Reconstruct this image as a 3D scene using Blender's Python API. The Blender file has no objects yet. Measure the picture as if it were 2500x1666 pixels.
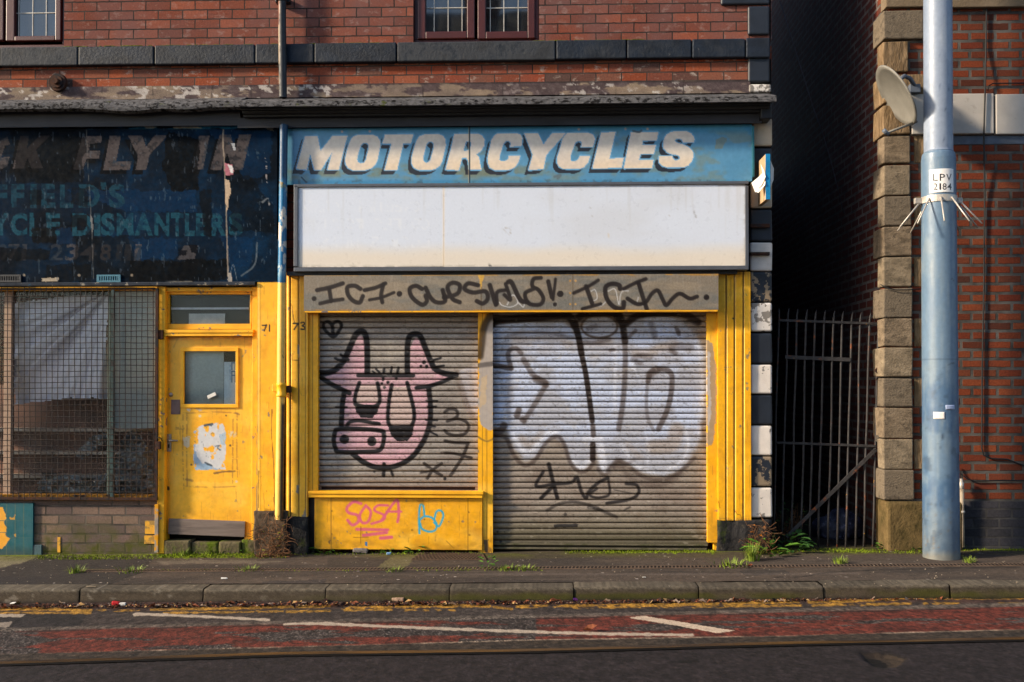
import bpy, bmesh, math, random
import numpy as np
from mathutils import Vector, Matrix
random.seed(7); np.random.seed(7)
S = bpy.context.scene
COL = S.collection
# ------------------------------------------------------------------ camera
F_PX, CX, CY = 2375.0, 1250.0, 833.0          # measured in pixels of the 2500 x 1666 photograph
CAM = np.array([0.0, -9.3, 1.59]); YAW = math.radians(2.0); PITCH = math.radians(0.8)
HORIZON = 940.0
SHIFT = (HORIZON - CY - F_PX*math.tan(PITCH))/2500.0
cam = bpy.data.cameras.new('camera'); cam_o = bpy.data.objects.new('camera', cam); COL.objects.link(cam_o)
cam.sensor_width = 36; cam.lens = 36*F_PX/2500; cam.shift_y = SHIFT; cam.clip_end = 3000
cam_o.location = CAM; cam_o.rotation_euler = (math.pi/2 + PITCH, 0, YAW)
S.camera = cam_o
# ------------------------------------------------------------------ light
SUN_AZ, SUN_EL = 72.5, 24.0                    # degrees left of the facade normal, degrees up
az, el = math.radians(SUN_AZ), math.radians(SUN_EL)
sun_dir = Vector((-math.sin(az)*math.cos(el), -math.cos(az)*math.cos(el), math.sin(el)))
sl = bpy.data.lights.new('sun', 'SUN'); sl.energy = 4.4; sl.angle = math.radians(5); sl.color = (1.0, 0.83, 0.62)
so = bpy.data.objects.new('sun', sl); COL.objects.link(so); so.location = (-20, -12, 14)
so.rotation_euler = sun_dir.to_track_quat('Z', 'Y').to_euler()
w = bpy.data.worlds.new('World'); S.world = w; w.use_nodes = True
sky = w.node_tree.nodes.new('ShaderNodeTexSky'); sky.sky_type = 'NISHITA'; sky.sun_disc = False
sky.sun_elevation = el; sky.sun_rotation = math.atan2(sun_dir.x, sun_dir.y) % (2*math.pi)
bg = w.node_tree.nodes['Background']; bg.inputs['Strength'].default_value = 0.15
w.node_tree.links.new(sky.outputs[0], bg.inputs['Color'])
S.view_settings.view_transform = 'Standard'; S.view_settings.look = 'None'
S.view_settings.gamma = 1; S.view_settings.exposure = 0.9
# ------------------------------------------------------------------ pixel <-> world
_c, _s = math.cos, math.sin
_Rx = np.array([[1,0,0],[0,_c(math.pi/2+PITCH),-_s(math.pi/2+PITCH)],[0,_s(math.pi/2+PITCH),_c(math.pi/2+PITCH)]])
_Rz = np.array([[_c(YAW),-_s(YAW),0],[_s(YAW),_c(YAW),0],[0,0,1]])
ROT = _Rz @ _Rx
def P(x, y, z):
    v = np.stack([np.asarray(x, float)-CAM[0], np.asarray(y, float)-CAM[1], np.asarray(z, float)-CAM[2]], -1) @ ROT
    return CX + F_PX*v[..., 0]/-v[..., 2], CY - F_PX*v[..., 1]/-v[..., 2] + SHIFT*2500
def ray(px, py): return ROT @ np.array([(px-CX)/F_PX, -(py-CY-SHIFT*2500)/F_PX, -1.0])
def U(px, py, Y=0.0):
    d = ray(px, py); t = (Y-CAM[1])/d[1]; p = CAM + d*t
    return Vector((p[0], Y, p[2]))
GRADE = 0.012
def GR(px, py, z0=0.0):
    d = ray(px, py); t = (GRADE*CAM[0]+z0-CAM[2])/(d[2]-GRADE*d[0]); p = CAM + d*t
    return Vector(p)
# ------------------------------------------------------------------ noise + paint canvas
def _hash(xi, yi, seed):
    h = (xi.astype(np.int64)*374761393 + yi.astype(np.int64)*668265263 + seed*974634777) & 0xffffffff
    h = ((h ^ (h >> 13))*1274126177) & 0xffffffff
    return ((h ^ (h >> 16)) & 0xffff)/65535.0
def vn(x, y, seed=0):
    xi, yi = np.floor(x), np.floor(y); fx, fy = x-xi, y-yi
    fx = fx*fx*(3-2*fx); fy = fy*fy*(3-2*fy)
    a, b, c, d = _hash(xi, yi, seed), _hash(xi+1, yi, seed), _hash(xi, yi+1, seed), _hash(xi+1, yi+1, seed)
    return (a*(1-fx)+b*fx)*(1-fy) + (c*(1-fx)+d*fx)*fy
def fbm(x, y, seed=0, oct=4):
    s, a, t = 0, 1.0, 0
    for i in range(oct):
        s = s + a*vn(x*2**i, y*2**i, seed+i*17); t += a; a *= .55
    return s/t
def sst(a, b, x):
    t = np.clip((x-a)/(b-a), 0, 1); return t*t*(3-2*t)
class Canvas:
    def __init__(s, PX, PY):
        s.X, s.Y = PX, PY; s.C = np.zeros(PX.shape+(3,))
    def fill(s, c): s.C[:] = np.array(c)/255.
    def n(s, sx, sy=None, seed=0, oct=4): return fbm(s.X/sx, s.Y/(sy or sx), seed, oct)
    def mix(s, c, a):
        a = np.clip(a, 0, 1)[..., None]; s.C = s.C*(1-a) + np.array(c)/255.*a
    def _box(s, pts, m):
        p = np.array(pts, float)
        return np.nonzero((s.X > p[:, 0].min()-m) & (s.X < p[:, 0].max()+m) & (s.Y > p[:, 1].min()-m) & (s.Y < p[:, 1].max()+m))
    def _blend(s, I, c, a):
        a = np.clip(a, 0, 1)[:, None]; s.C[I] = s.C[I]*(1-a) + np.array(c)/255.*a
    def stroke(s, pts, wd, c, a=1., soft=2., wob=0., seed=3, ragged=0.):
        I = s._box(pts, wd+soft+4)
        if not len(I[0]): return
        x, y = s.X[I], s.Y[I]; d = np.full(x.shape, 1e9)
        if len(pts) > 2: pts = smooth(pts)
        for (x0, y0), (x1, y1) in zip(pts[:-1], pts[1:]):
            dx, dy = x1-x0, y1-y0; L = dx*dx+dy*dy+1e-9
            t = np.clip(((x-x0)*dx+(y-y0)*dy)/L, 0, 1)
            d = np.minimum(d, np.hypot(x-x0-t*dx, y-y0-t*dy))
        if wob: d = d + (fbm(x/14, y/14, seed)-.5)*wob
        m = sst(wd/2+soft/2, wd/2-soft/2, d)
        if ragged: m = m*sst(ragged-.06, ragged+.06, fbm(x/16, y/5, seed+5))
        s._blend(I, c, m*a)
    def dot(s, x, y, r, c, a=1., soft=2.): s.stroke([(x, y), (x+.1, y)], 2*r, c, a, soft)
    def inside(s, pts, I=None, dx=0, dy=0, wob=0, seed=1):
        x = (s.X if I is None else s.X[I])-dx; y = (s.Y if I is None else s.Y[I])-dy
        if wob:
            n1 = fbm(x/12, y/12, seed)-.5; n2 = fbm(x/12, y/12, seed+9)-.5
            x = x+n1*wob; y = y+n2*wob
        r = np.zeros(x.shape, bool); j = len(pts)-1
        for i in range(len(pts)):
            xi, yi = pts[i]; xj, yj = pts[j]
            if yi != yj: r ^= ((yi > y) != (yj > y)) & (x < (xj-xi)*(y-yi)/(yj-yi)+xi)
            j = i
        return r
    def poly(s, pts, c, a=1., wob=0., seed=1, tex=None, holes=()):
        I = s._box(pts, wob+2)
        if not len(I[0]): return
        m = s.inside(pts, I, wob=wob, seed=seed).astype(float)
        for h in holes: m *= ~s.inside(h, I)
        if tex is not None: m = m*tex[I]
        s._blend(I, c, m*a)
    def glyph(s, ch, x0, x1, y0, y1, c, a=1., shear=0., bold=.03, tex=None):
        T = glyph_tris(ch, bold); lo = T.reshape(-1, 2).min(0); hi = T.reshape(-1, 2).max(0)
        T = (T-lo)/(hi-lo); q = np.empty_like(T)
        q[..., 1] = y1-(y1-y0)*T[..., 1]; q[..., 0] = x0+(x1-x0)*T[..., 0] + shear*(y1-q[..., 1])
        I = s._box(q.reshape(-1, 2), 2)
        if not len(I[0]): return
        x, y = s.X[I], s.Y[I]; m = np.zeros(x.shape, bool)
        for A, B, D in q:
            e1 = (B[0]-A[0])*(y-A[1])-(B[1]-A[1])*(x-A[0]); e2 = (D[0]-B[0])*(y-B[1])-(D[1]-B[1])*(x-B[0])
            e3 = (A[0]-D[0])*(y-D[1])-(A[1]-D[1])*(x-D[0])
            m |= ((e1 >= 0) & (e2 >= 0) & (e3 >= 0)) | ((e1 <= 0) & (e2 <= 0) & (e3 <= 0))
        m = m.astype(float)
        if tex is not None: m = m*tex[I]
        s._blend(I, c, m*a)
def smooth(pts, n=5):
    p = np.array(pts, float); out = []
    q = np.vstack([2*p[0]-p[1], p, 2*p[-1]-p[-2]])
    for i in range(1, len(q)-2):
        for k in range(n):
            t = k/n
            out.append(.5*((2*q[i])+(-q[i-1]+q[i+1])*t+(2*q[i-1]-5*q[i]+4*q[i+1]-q[i+2])*t*t+(-q[i-1]+3*q[i]-3*q[i+1]+q[i+2])*t**3))
    out.append(p[-1]); return [tuple(v) for v in out]
_gl = {}
def glyph_tris(ch, bold):
    if (ch, bold) in _gl: return _gl[ch, bold]
    cu = bpy.data.curves.new('glyph', 'FONT'); cu.body = ch; cu.offset = bold; cu.resolution_u = 4
    o = bpy.data.objects.new('glyph', cu); COL.objects.link(o)
    e = o.evaluated_get(bpy.context.evaluated_depsgraph_get()); m = e.to_mesh(); m.calc_loop_triangles()
    V = np.array([v.co[:2] for v in m.vertices]); T = np.array([[V[i] for i in t.vertices] for t in m.loop_triangles])
    e.to_mesh_clear(); bpy.data.objects.remove(o); bpy.data.curves.remove(cu)
    _gl[ch, bold] = T; return T
def tr(pts, ox, oy, sc): return [(ox+x/sc, oy+y/sc) for x, y in pts]
# ------------------------------------------------------------------ objects
def lin(c):
    c = np.asarray(c, float); return np.where(c <= .04045, c/12.92, ((np.clip(c, 0, None)+.055)/1.055)**2.4)
def rgb(r, g, b): return tuple(lin(np.array([r, g, b])/255.))+(1.0,)
def link(name, me, parent=None, m=None):
    o = bpy.data.objects.new(name, me); COL.objects.link(o)
    if m is not None and me is not None:
        for q in (m if isinstance(m, (list, tuple)) else [m]): me.materials.append(q)
    if parent is not None:
        o.parent = parent; o.matrix_parent_inverse = Matrix.Translation(-Vector(parent['_base'])) if '_base' in parent.keys() else Matrix()
    return o
def tag(o, label=None, cat=None, group=None, kind=None):
    if label: o['label'] = label
    if cat: o['category'] = cat
    if group: o['group'] = group
    if kind: o['kind'] = kind
    return o
def thing(name, loc, label, cat, group=None):
    o = bpy.data.objects.new(name, None); COL.objects.link(o); o.location = loc; o.empty_display_size = .1
    o['_base'] = tuple(loc); return tag(o, label, cat, group)
def mesh(name, V, Fc, m, parent=None, smooth_=False, col=None):
    me = bpy.data.meshes.new(name); me.from_pydata([tuple(v) for v in V] if not isinstance(V, np.ndarray) else V.tolist(), [], Fc if not isinstance(Fc, np.ndarray) else Fc.tolist())
    if col is not None:
        at = me.color_attributes.new('Col', 'FLOAT_COLOR', 'POINT')
        c4 = np.ones((len(me.vertices), 4), np.float32); c4[:, :3] = lin(col)
        at.data.foreach_set('color', c4.ravel())
    if smooth_: me.polygons.foreach_set('use_smooth', [True]*len(me.polygons))
    me.update(); return link(name, me, parent, m)
def bobj(name, bm, m, parent=None, smooth_=False):
    me = bpy.data.meshes.new(name); bmesh.ops.recalc_face_normals(bm, faces=bm.faces); bm.to_mesh(me); bm.free()
    if smooth_: me.polygons.foreach_set('use_smooth', [True]*len(me.polygons))
    return link(name, me, parent, m)
def box(bm, x0, x1, y0, y1, z0, z1, bev=0., seg=2, jit=0.):
    t = bmesh.new(); r = bmesh.ops.create_cube(t, size=1)
    for v in t.verts:
        v.co = Vector(((x0+x1)/2+v.co.x*(x1-x0), (y0+y1)/2+v.co.y*(y1-y0), (z0+z1)/2+v.co.z*(z1-z0)))
        if jit: v.co += Vector([random.uniform(-jit, jit) for _ in range(3)])
    if bev: bmesh.ops.bevel(t, geom=t.edges[:], offset=bev, segments=seg, affect='EDGES', profile=.5)
    me = bpy.data.meshes.new('t'); t.to_mesh(me); t.free(); bm.from_mesh(me); bpy.data.meshes.remove(me)
def rect(px0, py0, px1, py1, Y):
    my, mx = (py0+py1)/2, (px0+px1)/2
    return U(px0, my, Y).x, U(px1, my, Y).x, U(mx, py1, Y).z, U(mx, py0, Y).z
def pbox(bm, px0, py0, px1, py1, Y, th, bev=0., jit=0.):
    x0, x1, z0, z1 = rect(px0, py0, px1, py1, Y); box(bm, x0, x1, Y, Y+th, z0, z1, bev, 2, jit)
def pbox_o(name, px0, py0, px1, py1, Y, th, m, parent, bev=0., jit=0.):
    bm = bmesh.new(); pbox(bm, px0, py0, px1, py1, Y, th, bev, jit); return bobj(name, bm, m, parent)
def tube(bm, pts, r, n=10, cap=True):
    pts = [Vector(p) for p in pts]; rs = r if isinstance(r, (list, tuple)) else [r]*len(pts); rings = []
    for i, p in enumerate(pts):
        d = (pts[min(i+1, len(pts)-1)]-pts[max(i-1, 0)]).normalized()
        up = Vector((0, 0, 1)) if abs(d.z) < .9 else Vector((1, 0, 0))
        a = d.cross(up).normalized(); b = d.cross(a)
        rings.append([bm.verts.new(p+(a*math.cos(2*math.pi*k/n)+b*math.sin(2*math.pi*k/n))*rs[i]) for k in range(n)])
    for A, B in zip(rings[:-1], rings[1:]):
        for k in range(n): bm.faces.new((A[k], A[(k+1) % n], B[(k+1) % n], B[k]))
    if cap: bm.faces.new(rings[0]); bm.faces.new(rings[-1][::-1])
def tube_o(name, pts, r, m, parent=None, n=10):
    bm = bmesh.new(); tube(bm, pts, r, n); return bobj(name, bm, m, parent, True)
def lathe(bm, prof, cx, cy, n=32, sq=1.):
    rings = [[bm.verts.new((cx+r*math.cos(2*math.pi*k/n), cy+r*math.sin(2*math.pi*k/n), z)) for k in range(n)] for r, z in prof]
    for A, B in zip(rings[:-1], rings[1:]):
        for k in range(n): bm.faces.new((A[k], A[(k+1) % n], B[(k+1) % n], B[k]))
def grid_faces(H, W):
    i = np.arange(H*W).reshape(H, W)
    return np.stack([i[:-1, :-1], i[1:, :-1], i[1:, 1:], i[:-1, 1:]], -1).reshape(-1, 4)
def panel(name, px0, py0, px1, py1, Y, th, fn, m, parent, step=2.5, prof=None, holes=(), smooth_=False, ystep=None, cut=None):
    """a board whose front carries paint: a fine grid coloured in the photograph's own measures, with real edges"""
    x0, x1, z0, z1 = rect(px0, py0, px1, py1, Y)
    W = max(3, int((px1-px0)/step)+1); H = max(3, int((py1-py0)/(ystep or step))+1)
    xs, zs = np.meshgrid(np.linspace(x0, x1, W), np.linspace(z1, z0, H))
    PX, PY = P(xs, np.full(xs.shape, Y), zs); c = Canvas(PX, PY); fn(c)
    ys = np.full(xs.shape, Y) + (prof(PX, PY, xs, zs) if prof else 0)
    V = np.stack([xs, ys, zs], -1).reshape(-1, 3); Fc = grid_faces(H, W); col = c.C.reshape(-1, 3)
    if holes:
        keep = np.ones(len(Fc), bool); cxy = np.stack([PX.ravel()[Fc].mean(1), PY.ravel()[Fc].mean(1)], -1)
        for a, b, d, e in holes: keep &= ~((cxy[:, 0] > a) & (cxy[:, 0] < d) & (cxy[:, 1] > b) & (cxy[:, 1] < e))
        Fc = Fc[keep]
    if cut is not None:
        cc = Canvas(PX.ravel()[Fc].mean(1), PY.ravel()[Fc].mean(1)); Fc = Fc[cc.inside(cut, wob=6)]
        return mesh(name, V, Fc, m, parent, True, col)
    i = np.arange(H*W).reshape(H, W); ring = np.concatenate([i[0, :-1], i[:-1, -1], i[-1, :0:-1], i[:0:-1, 0]])
    n0 = len(V); back = V[ring].copy(); back[:, 1] = Y+th
    V = np.vstack([V, back]); col = np.vstack([col, col[ring]]); k = len(ring); nx = np.roll(np.arange(k), -1)
    Fs = np.stack([ring, ring[nx], n0+nx, n0+np.arange(k)], -1)
    return mesh(name, V, np.vstack([Fc, Fs]), m, parent, smooth_, col)
# ------------------------------------------------------------------ materials
def mat(name, rough=.7, spec=.3, metal=0.):
    m = bpy.data.materials.new(name); m.use_nodes = True; b = m.node_tree.nodes['Principled BSDF']
    b.inputs['Roughness'].default_value = rough; b.inputs['Specular IOR Level'].default_value = spec; b.inputs['Metallic'].default_value = metal
    return m, m.node_tree, b
def nd(nt, typ, ins=None, **pr):
    n = nt.nodes.new(typ)
    for k, v in pr.items(): setattr(n, k, v)
    for k, v in (ins or {}).items():
        if isinstance(v, bpy.types.NodeSocket): nt.links.new(v, n.inputs[k])
        else: n.inputs[k].default_value = v
    return n
def mixc(nt, f, a, b, mode='MIX'):
    n = nt.nodes.new('ShaderNodeMix'); n.data_type = 'RGBA'; n.blend_type = mode
    for s, v in ((n.inputs[0], f), (n.inputs[6], a), (n.inputs[7], b)):
        if isinstance(v, bpy.types.NodeSocket): nt.links.new(v, s)
        else: s.default_value = v
    return n.outputs[2]
def noise(nt, co, sc, det=4, rough=.55): return nd(nt, 'ShaderNodeTexNoise', {'Vector': co, 'Scale': sc, 'Detail': det, 'Roughness': rough}).outputs[0]
def ramp(nt, f, a, b, c0=0., c1=1.):
    n = nd(nt, 'ShaderNodeMapRange', {'Value': f, 'From Min': a, 'From Max': b, 'To Min': c0, 'To Max': c1}); n.clamp = True; return n.outputs[0]
def ocoord(nt): return nd(nt, 'ShaderNodeNewGeometry').outputs['Position']
def stretch(nt, co, sx, sy, sz): return nd(nt, 'ShaderNodeVectorMath', {0: co, 1: (sx, sy, sz)}, operation='MULTIPLY').outputs[0]
def bump(nt, b, h, dist=.004, st=.7): nt.links.new(nd(nt, 'ShaderNodeBump', {'Height': h, 'Distance': dist, 'Strength': st}).outputs[0], b.inputs['Normal'])
def paint(name, rough=.6, spec=.3, metal=0., var=.12, vs=40, bs=150, bd=.0015, grain=0., gs=400):
    m, nt, b = mat(name, rough, spec, metal); co = ocoord(nt)
    c = nd(nt, 'ShaderNodeAttribute', attribute_name='Col').outputs['Color']
    n1 = noise(nt, co, vs); f = ramp(nt, n1, .3, .7, 1-var, 1+var*.6)
    c = mixc(nt, 1., c, nd(nt, 'ShaderNodeCombineColor', {0: f, 1: f, 2: f}).outputs[0], 'MULTIPLY')
    if grain:
        g = ramp(nt, noise(nt, co, gs, 2, .7), .32, .68, 1-grain, 1+grain)
        c = mixc(nt, 1., c, nd(nt, 'ShaderNodeCombineColor', {0: g, 1: g, 2: g}).outputs[0], 'MULTIPLY')
    nt.links.new(c, b.inputs['Base Color'])
    rr = ramp(nt, noise(nt, co, 18), .3, .7, max(.05, rough-.12), min(1, rough+.12)); nt.links.new(rr, b.inputs['Roughness'])
    bump(nt, b, noise(nt, co, bs, 5, .6), bd, .8); return m
def plain(name, c, rough=.7, spec=.3, metal=0., var=.25, vs=12, c2=None, thr=(.55, .62), s2=9, bs=120, bd=.002, st=(1, 1, 1), c3=None, thr3=(.6, .66), s3=25):
    m, nt, b = mat(name, rough, spec, metal); co = stretch(nt, ocoord(nt), *st)
    f = ramp(nt, noise(nt, co, vs), .3, .7, 1-var, 1+var*.7)
    q = mixc(nt, 1., rgb(*c), nd(nt, 'ShaderNodeCombineColor', {0: f, 1: f, 2: f}).outputs[0], 'MULTIPLY')
    if c2: q = mixc(nt, ramp(nt, noise(nt, co, s2, 6, .65), *thr), q, rgb(*c2))
    if c3: q = mixc(nt, ramp(nt, noise(nt, co, s3, 6, .65), *thr3), q, rgb(*c3))
    nt.links.new(q, b.inputs['Base Color']); bump(nt, b, noise(nt, co, bs, 5, .6), bd, .9); return m
def brick(name, axis, zoff, pal, mortar, bw=.243, rh=.0914, ms=.008, dirt=(70, 55, 52), dthr=(.5, .75), eff=None, ethr=(.62, .72), moss=None, bd=.008, xoff=0., soot=None, offs=.5):
    m, nt, b = mat(name, .9, .15); co = ocoord(nt); sp = nd(nt, 'ShaderNodeSeparateXYZ', {0: co}).outputs
    h = nd(nt, 'ShaderNodeMath', {0: sp[1 if axis == 'y' else 0], 1: xoff}, operation='ADD').outputs[0]
    v = nd(nt, 'ShaderNodeMath', {0: sp[2], 1: zoff}, operation='ADD').outputs[0]
    uv = nd(nt, 'ShaderNodeCombineXYZ', {0: h, 1: v}).outputs[0]
    nz = nd(nt, 'ShaderNodeTexNoise', {'Vector': co, 'Scale': 14., 'Detail': 3.}).outputs['Color']
    uv = nd(nt, 'ShaderNodeVectorMath', {0: nz, 1: (.012, .012, 0), 2: uv}, operation='MULTIPLY_ADD').outputs[0]
    bt = nd(nt, 'ShaderNodeTexBrick', {'Vector': uv, 'Color1': (0, 0, 0, 1), 'Color2': (1, 1, 1, 1), 'Mortar': (.5, .5, .5, 1), 'Scale': 1., 'Mortar Size': ms, 'Mortar Smooth': .25, 'Bias': 0., 'Brick Width': bw, 'Row Height': rh}, offset=offs)
    cr = nd(nt, 'ShaderNodeValToRGB', {0: bt.outputs[0]}); e = cr.color_ramp.elements
    e[0].position = 0; e[0].color = rgb(*pal[0]); e[1].position = 1; e[1].color = rgb(*pal[-1])
    for i, c in enumerate(pal[1:-1]):
        q = e.new((i+1)/(len(pal)-1)); q.color = rgb(*c)
    c = cr.outputs[0]; f = ramp(nt, noise(nt, co, 55, 5, .65), .3, .7, .72, 1.22)
    c = mixc(nt, 1., c, nd(nt, 'ShaderNodeCombineColor', {0: f, 1: f, 2: f}).outputs[0], 'MULTIPLY')
    c = mixc(nt, ramp(nt, noise(nt, co, 1.6, 5, .6), *dthr, 0, .8), c, rgb(*dirt))
    if eff: c = mixc(nt, ramp(nt, noise(nt, stretch(nt, co, 1, 1, 1.6), 9, 6, .7), *ethr, 0, .75), c, rgb(*eff))
    mo = mixc(nt, ramp(nt, noise(nt, co, 5), .35, .65), rgb(*mortar), rgb(*[k*.6 for k in mortar]))
    c = mixc(nt, bt.outputs[1], c, mo)
    if moss:
        mm = ramp(nt, sp[2], moss[1], moss[2], 1, 0); mm = nd(nt, 'ShaderNodeMath', {0: mm, 1: ramp(nt, noise(nt, co, 7, 5), .38, .6)}, operation='MULTIPLY').outputs[0]
        c = mixc(nt, mm, c, rgb(*moss[0]))
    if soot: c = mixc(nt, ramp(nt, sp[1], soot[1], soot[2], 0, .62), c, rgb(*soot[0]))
    nt.links.new(c, b.inputs['Base Color'])
    hh = nd(nt, 'ShaderNodeMath', {0: noise(nt, co, 70, 5, .6), 1: .35, 2: ramp(nt, bt.outputs[1], 0, 1, 1, 0)}, operation='MULTIPLY_ADD').outputs[0]
    bump(nt, b, hh, bd, .9); return m
def glass(name, tint=(200, 210, 215), dirt=.12, ior=1.9):
    m, nt, b = mat(name); nt.nodes.remove(b); out = nt.nodes['Material Output']; co = ocoord(nt)
    tr_ = nd(nt, 'ShaderNodeBsdfTransparent', {0: rgb(*tint)}); gl = nd(nt, 'ShaderNodeBsdfGlossy', {0: (1, 1, 1, 1), 1: .03})
    df = nd(nt, 'ShaderNodeBsdfDiffuse', {0: rgb(120, 122, 120)})
    nb = nd(nt, 'ShaderNodeBump', {'Height': noise(nt, co, 1.6, 1), 'Distance': .01, 'Strength': .25}); nt.links.new(nb.outputs[0], gl.inputs['Normal'])
    fr = nd(nt, 'ShaderNodeFresnel', {0: ior})
    a = nd(nt, 'ShaderNodeMixShader', {0: fr.outputs[0], 1: tr_.outputs[0], 2: gl.outputs[0]})
    d = nd(nt, 'ShaderNodeMixShader', {0: ramp(nt, noise(nt, co, 6, 6), .35, .75, dirt*.3, dirt*1.6), 1: a.outputs[0], 2: df.outputs[0]})
    nt.links.new(d.outputs[0], out.inputs[0]); return m
M = {}
M['brick_upper'] = brick('brick_upper', 'x', 0, [(92, 52, 43), (124, 64, 45), (108, 60, 49), (140, 76, 54), (114, 66, 55), (102, 53, 39), (132, 68, 46)], (62, 55, 52), dirt=(104, 76, 74), dthr=(.36, .66), eff=(150, 132, 126), ethr=(.54, .76), ms=.006)
M['brick_lower'] = brick('brick_lower', 'x', 0, [(120, 60, 40), (144, 76, 50), (92, 62, 54), (138, 64, 40), (76, 62, 58), (150, 84, 58)], (74, 66, 62), dirt=(92, 74, 68), eff=(164, 152, 142), ethr=(.56, .68), ms=.006)
M['brick_right'] = brick('brick_right', 'x', .02, [(72, 38, 28), (116, 56, 34), (98, 44, 30), (128, 66, 40), (64, 40, 34)], (92, 88, 84), bw=.236, rh=.0885, ms=.016, dirt=(66, 42, 38), dthr=(.5, .8), offs=.42)
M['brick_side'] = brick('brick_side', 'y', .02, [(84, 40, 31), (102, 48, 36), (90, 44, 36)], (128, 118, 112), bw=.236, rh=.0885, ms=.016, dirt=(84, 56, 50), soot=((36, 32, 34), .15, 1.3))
M['brick_plain'] = brick('brick_plain', 'y', 0, [(90, 44, 34), (110, 52, 40)], (80, 72, 66))
M['brick_riser'] = brick('brick_riser', 'x', .03, [(106, 88, 80), (92, 78, 74), (120, 100, 88), (80, 70, 68)], (96, 88, 82), bw=.262, rh=.0905, ms=.009, dirt=(78, 70, 68), moss=((70, 72, 26), .0, .34))
M['brick_blue'] = brick('brick_blue', 'x', .01, [(52, 52, 58), (62, 60, 64), (46, 46, 50)], (74, 72, 72), bw=.236, rh=.0885, ms=.01, dirt=(44, 42, 42))
M['brick_dark'] = brick('brick_dark', 'x', 0, [(70, 36, 30), (90, 44, 34)], (60, 54, 50))
M['paint'] = paint('weathered_paint', .55, .35); M['gloss'] = paint('gloss_paint', .42, .45, var=.1, vs=25)
M['galv'] = paint('sprayed_steel', .5, .4, .15, var=.16, vs=60, grain=.12, gs=260)
M['sheet'] = paint('translucent_sheet', .35, .5, var=.03)
M['asphalt'] = paint('asphalt', .93, .2, var=.2, vs=22, bs=260, bd=.004, grain=.55, gs=170)
M['pave'] = paint('pavement_asphalt', .95, .2, var=.2, vs=14, bs=260, bd=.004, grain=.4, gs=190)
M['yellow'] = plain('yellow_paint', (238, 175, 30), .5, .4, var=.14, vs=5, c2=(206, 134, 12), thr=(.5, .8), s2=4, c3=(112, 84, 50), thr3=(.7, .74), s3=22, bs=60, bd=.001)
M['yellow_worn'] = plain('worn_yellow_paint', (234, 170, 30), .55, .35, var=.2, vs=7, c2=(118, 104, 98), thr=(.6, .62), s2=9, c3=(92, 70, 44), thr3=(.62, .7), s3=18, bs=60, bd=.002)
M['black_paint'] = plain('black_paint', (26, 27, 31), .5, .4, var=.35, vs=7, c2=(58, 56, 58), thr=(.6, .75), s2=14)
M['slate_paint'] = plain('slate_grey_paint', (48, 50, 57), .6, .3, var=.3, vs=6, c2=(40, 44, 52), thr=(.45, .7), s2=5, st=(.4, 1, 1.5))
M['navy_stone'] = plain('navy_painted_stone', (15, 25, 38), .6, .35, var=.5, vs=7, c2=(40, 44, 50), thr=(.50, .70), s2=6, c3=(66, 66, 68), thr3=(.66, .76), s3=24, bs=35, bd=.006)
M['grey_stone'] = plain('grey_painted_stone', (54, 57, 62), .7, .25, var=.4, vs=7, c2=(32, 38, 46), thr=(.50, .64), s2=7, c3=(76, 73, 68), thr3=(.64, .74), s3=22, bs=35, bd=.006)
M['quoin_white'] = plain('white_painted_stone', (206, 198, 190), .6, .35, var=.12, vs=9, c2=(120, 116, 112), thr=(.63, .645), s2=7, c3=(52, 50, 50), thr3=(.68, .7), s3=20)
M['quoin_peel'] = plain('peeling_white_stone', (206, 200, 194), .6, .35, var=.12, vs=9, c2=(122, 116, 110), thr=(.5, .51), s2=6, c3=(52, 50, 50), thr3=(.66, .68), s3=20)
M['quoin_black'] = plain('black_painted_stone', (28, 34, 44), .5, .45, var=.3, vs=8, c2=(112, 102, 90), thr=(.7, .715), s2=6)
M['quoin_black_peel'] = plain('peeling_black_stone', (28, 34, 44), .5, .45, var=.3, vs=8, c2=(128, 112, 92), thr=(.5, .515), s2=7)
M['cream_stone'] = plain('cream_painted_stone', (186, 170, 148), .7, .3, var=.14, vs=6, c2=(120, 104, 84), thr=(.6, .75), s2=9)
M['sandstone'] = plain('sandstone', (118, 104, 86), .9, .15, var=.2, vs=6, c2=(100, 85, 67), thr=(.5, .75), s2=5, bs=60, bd=.006, c3=(96, 84, 66), thr3=(.62, .75), s3=30)
M['sand_rough'] = plain('eroded_sandstone', (124, 104, 80), .95, .1, var=.45, vs=12, c2=(96, 78, 56), thr=(.45, .65), s2=16, bs=25, bd=.02, st=(1.6, 1.6, .5))
M['base_stone'] = plain('mossy_base_stone', (96, 80, 52), .95, .1, var=.3, vs=7, c2=(66, 58, 34), thr=(.45, .7), s2=6, bs=30, bd=.012)
M['band_stone'] = plain('pale_painted_band', (176, 170, 162), .7, .3, var=.12, vs=5, c2=(128, 118, 106), thr=(.62, .8), s2=9)
M['slate'] = plain('blue_slate', (74, 84, 100), .6, .35, var=.3, vs=14)
M['render'] = plain('peeling_render', (118, 107, 97), .95, .1, var=.25, vs=20, c2=(88, 76, 76), thr=(.5, .56), s2=9, c3=(152, 144, 136), thr3=(.60, .66), s3=20, bs=40, bd=.01, st=(.7, 1, 1.3))
M['coping'] = plain('lichened_coping', (92, 91, 93), .95, .1, var=.4, vs=30, c2=(30, 29, 30), thr=(.5, .58), s2=26, c3=(72, 78, 24), thr3=(.64, .72), s3=8, bs=50, bd=.01, st=(.8, 1, 1.4))
M['plinth'] = plain('black_rough_plinth', (40, 39, 40), .9, .2, var=.5, vs=9, c2=(90, 84, 74), thr=(.58, .7), s2=8, c3=(62, 72, 20), thr3=(.6, .75), s3=5, bs=18, bd=.02)
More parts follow.
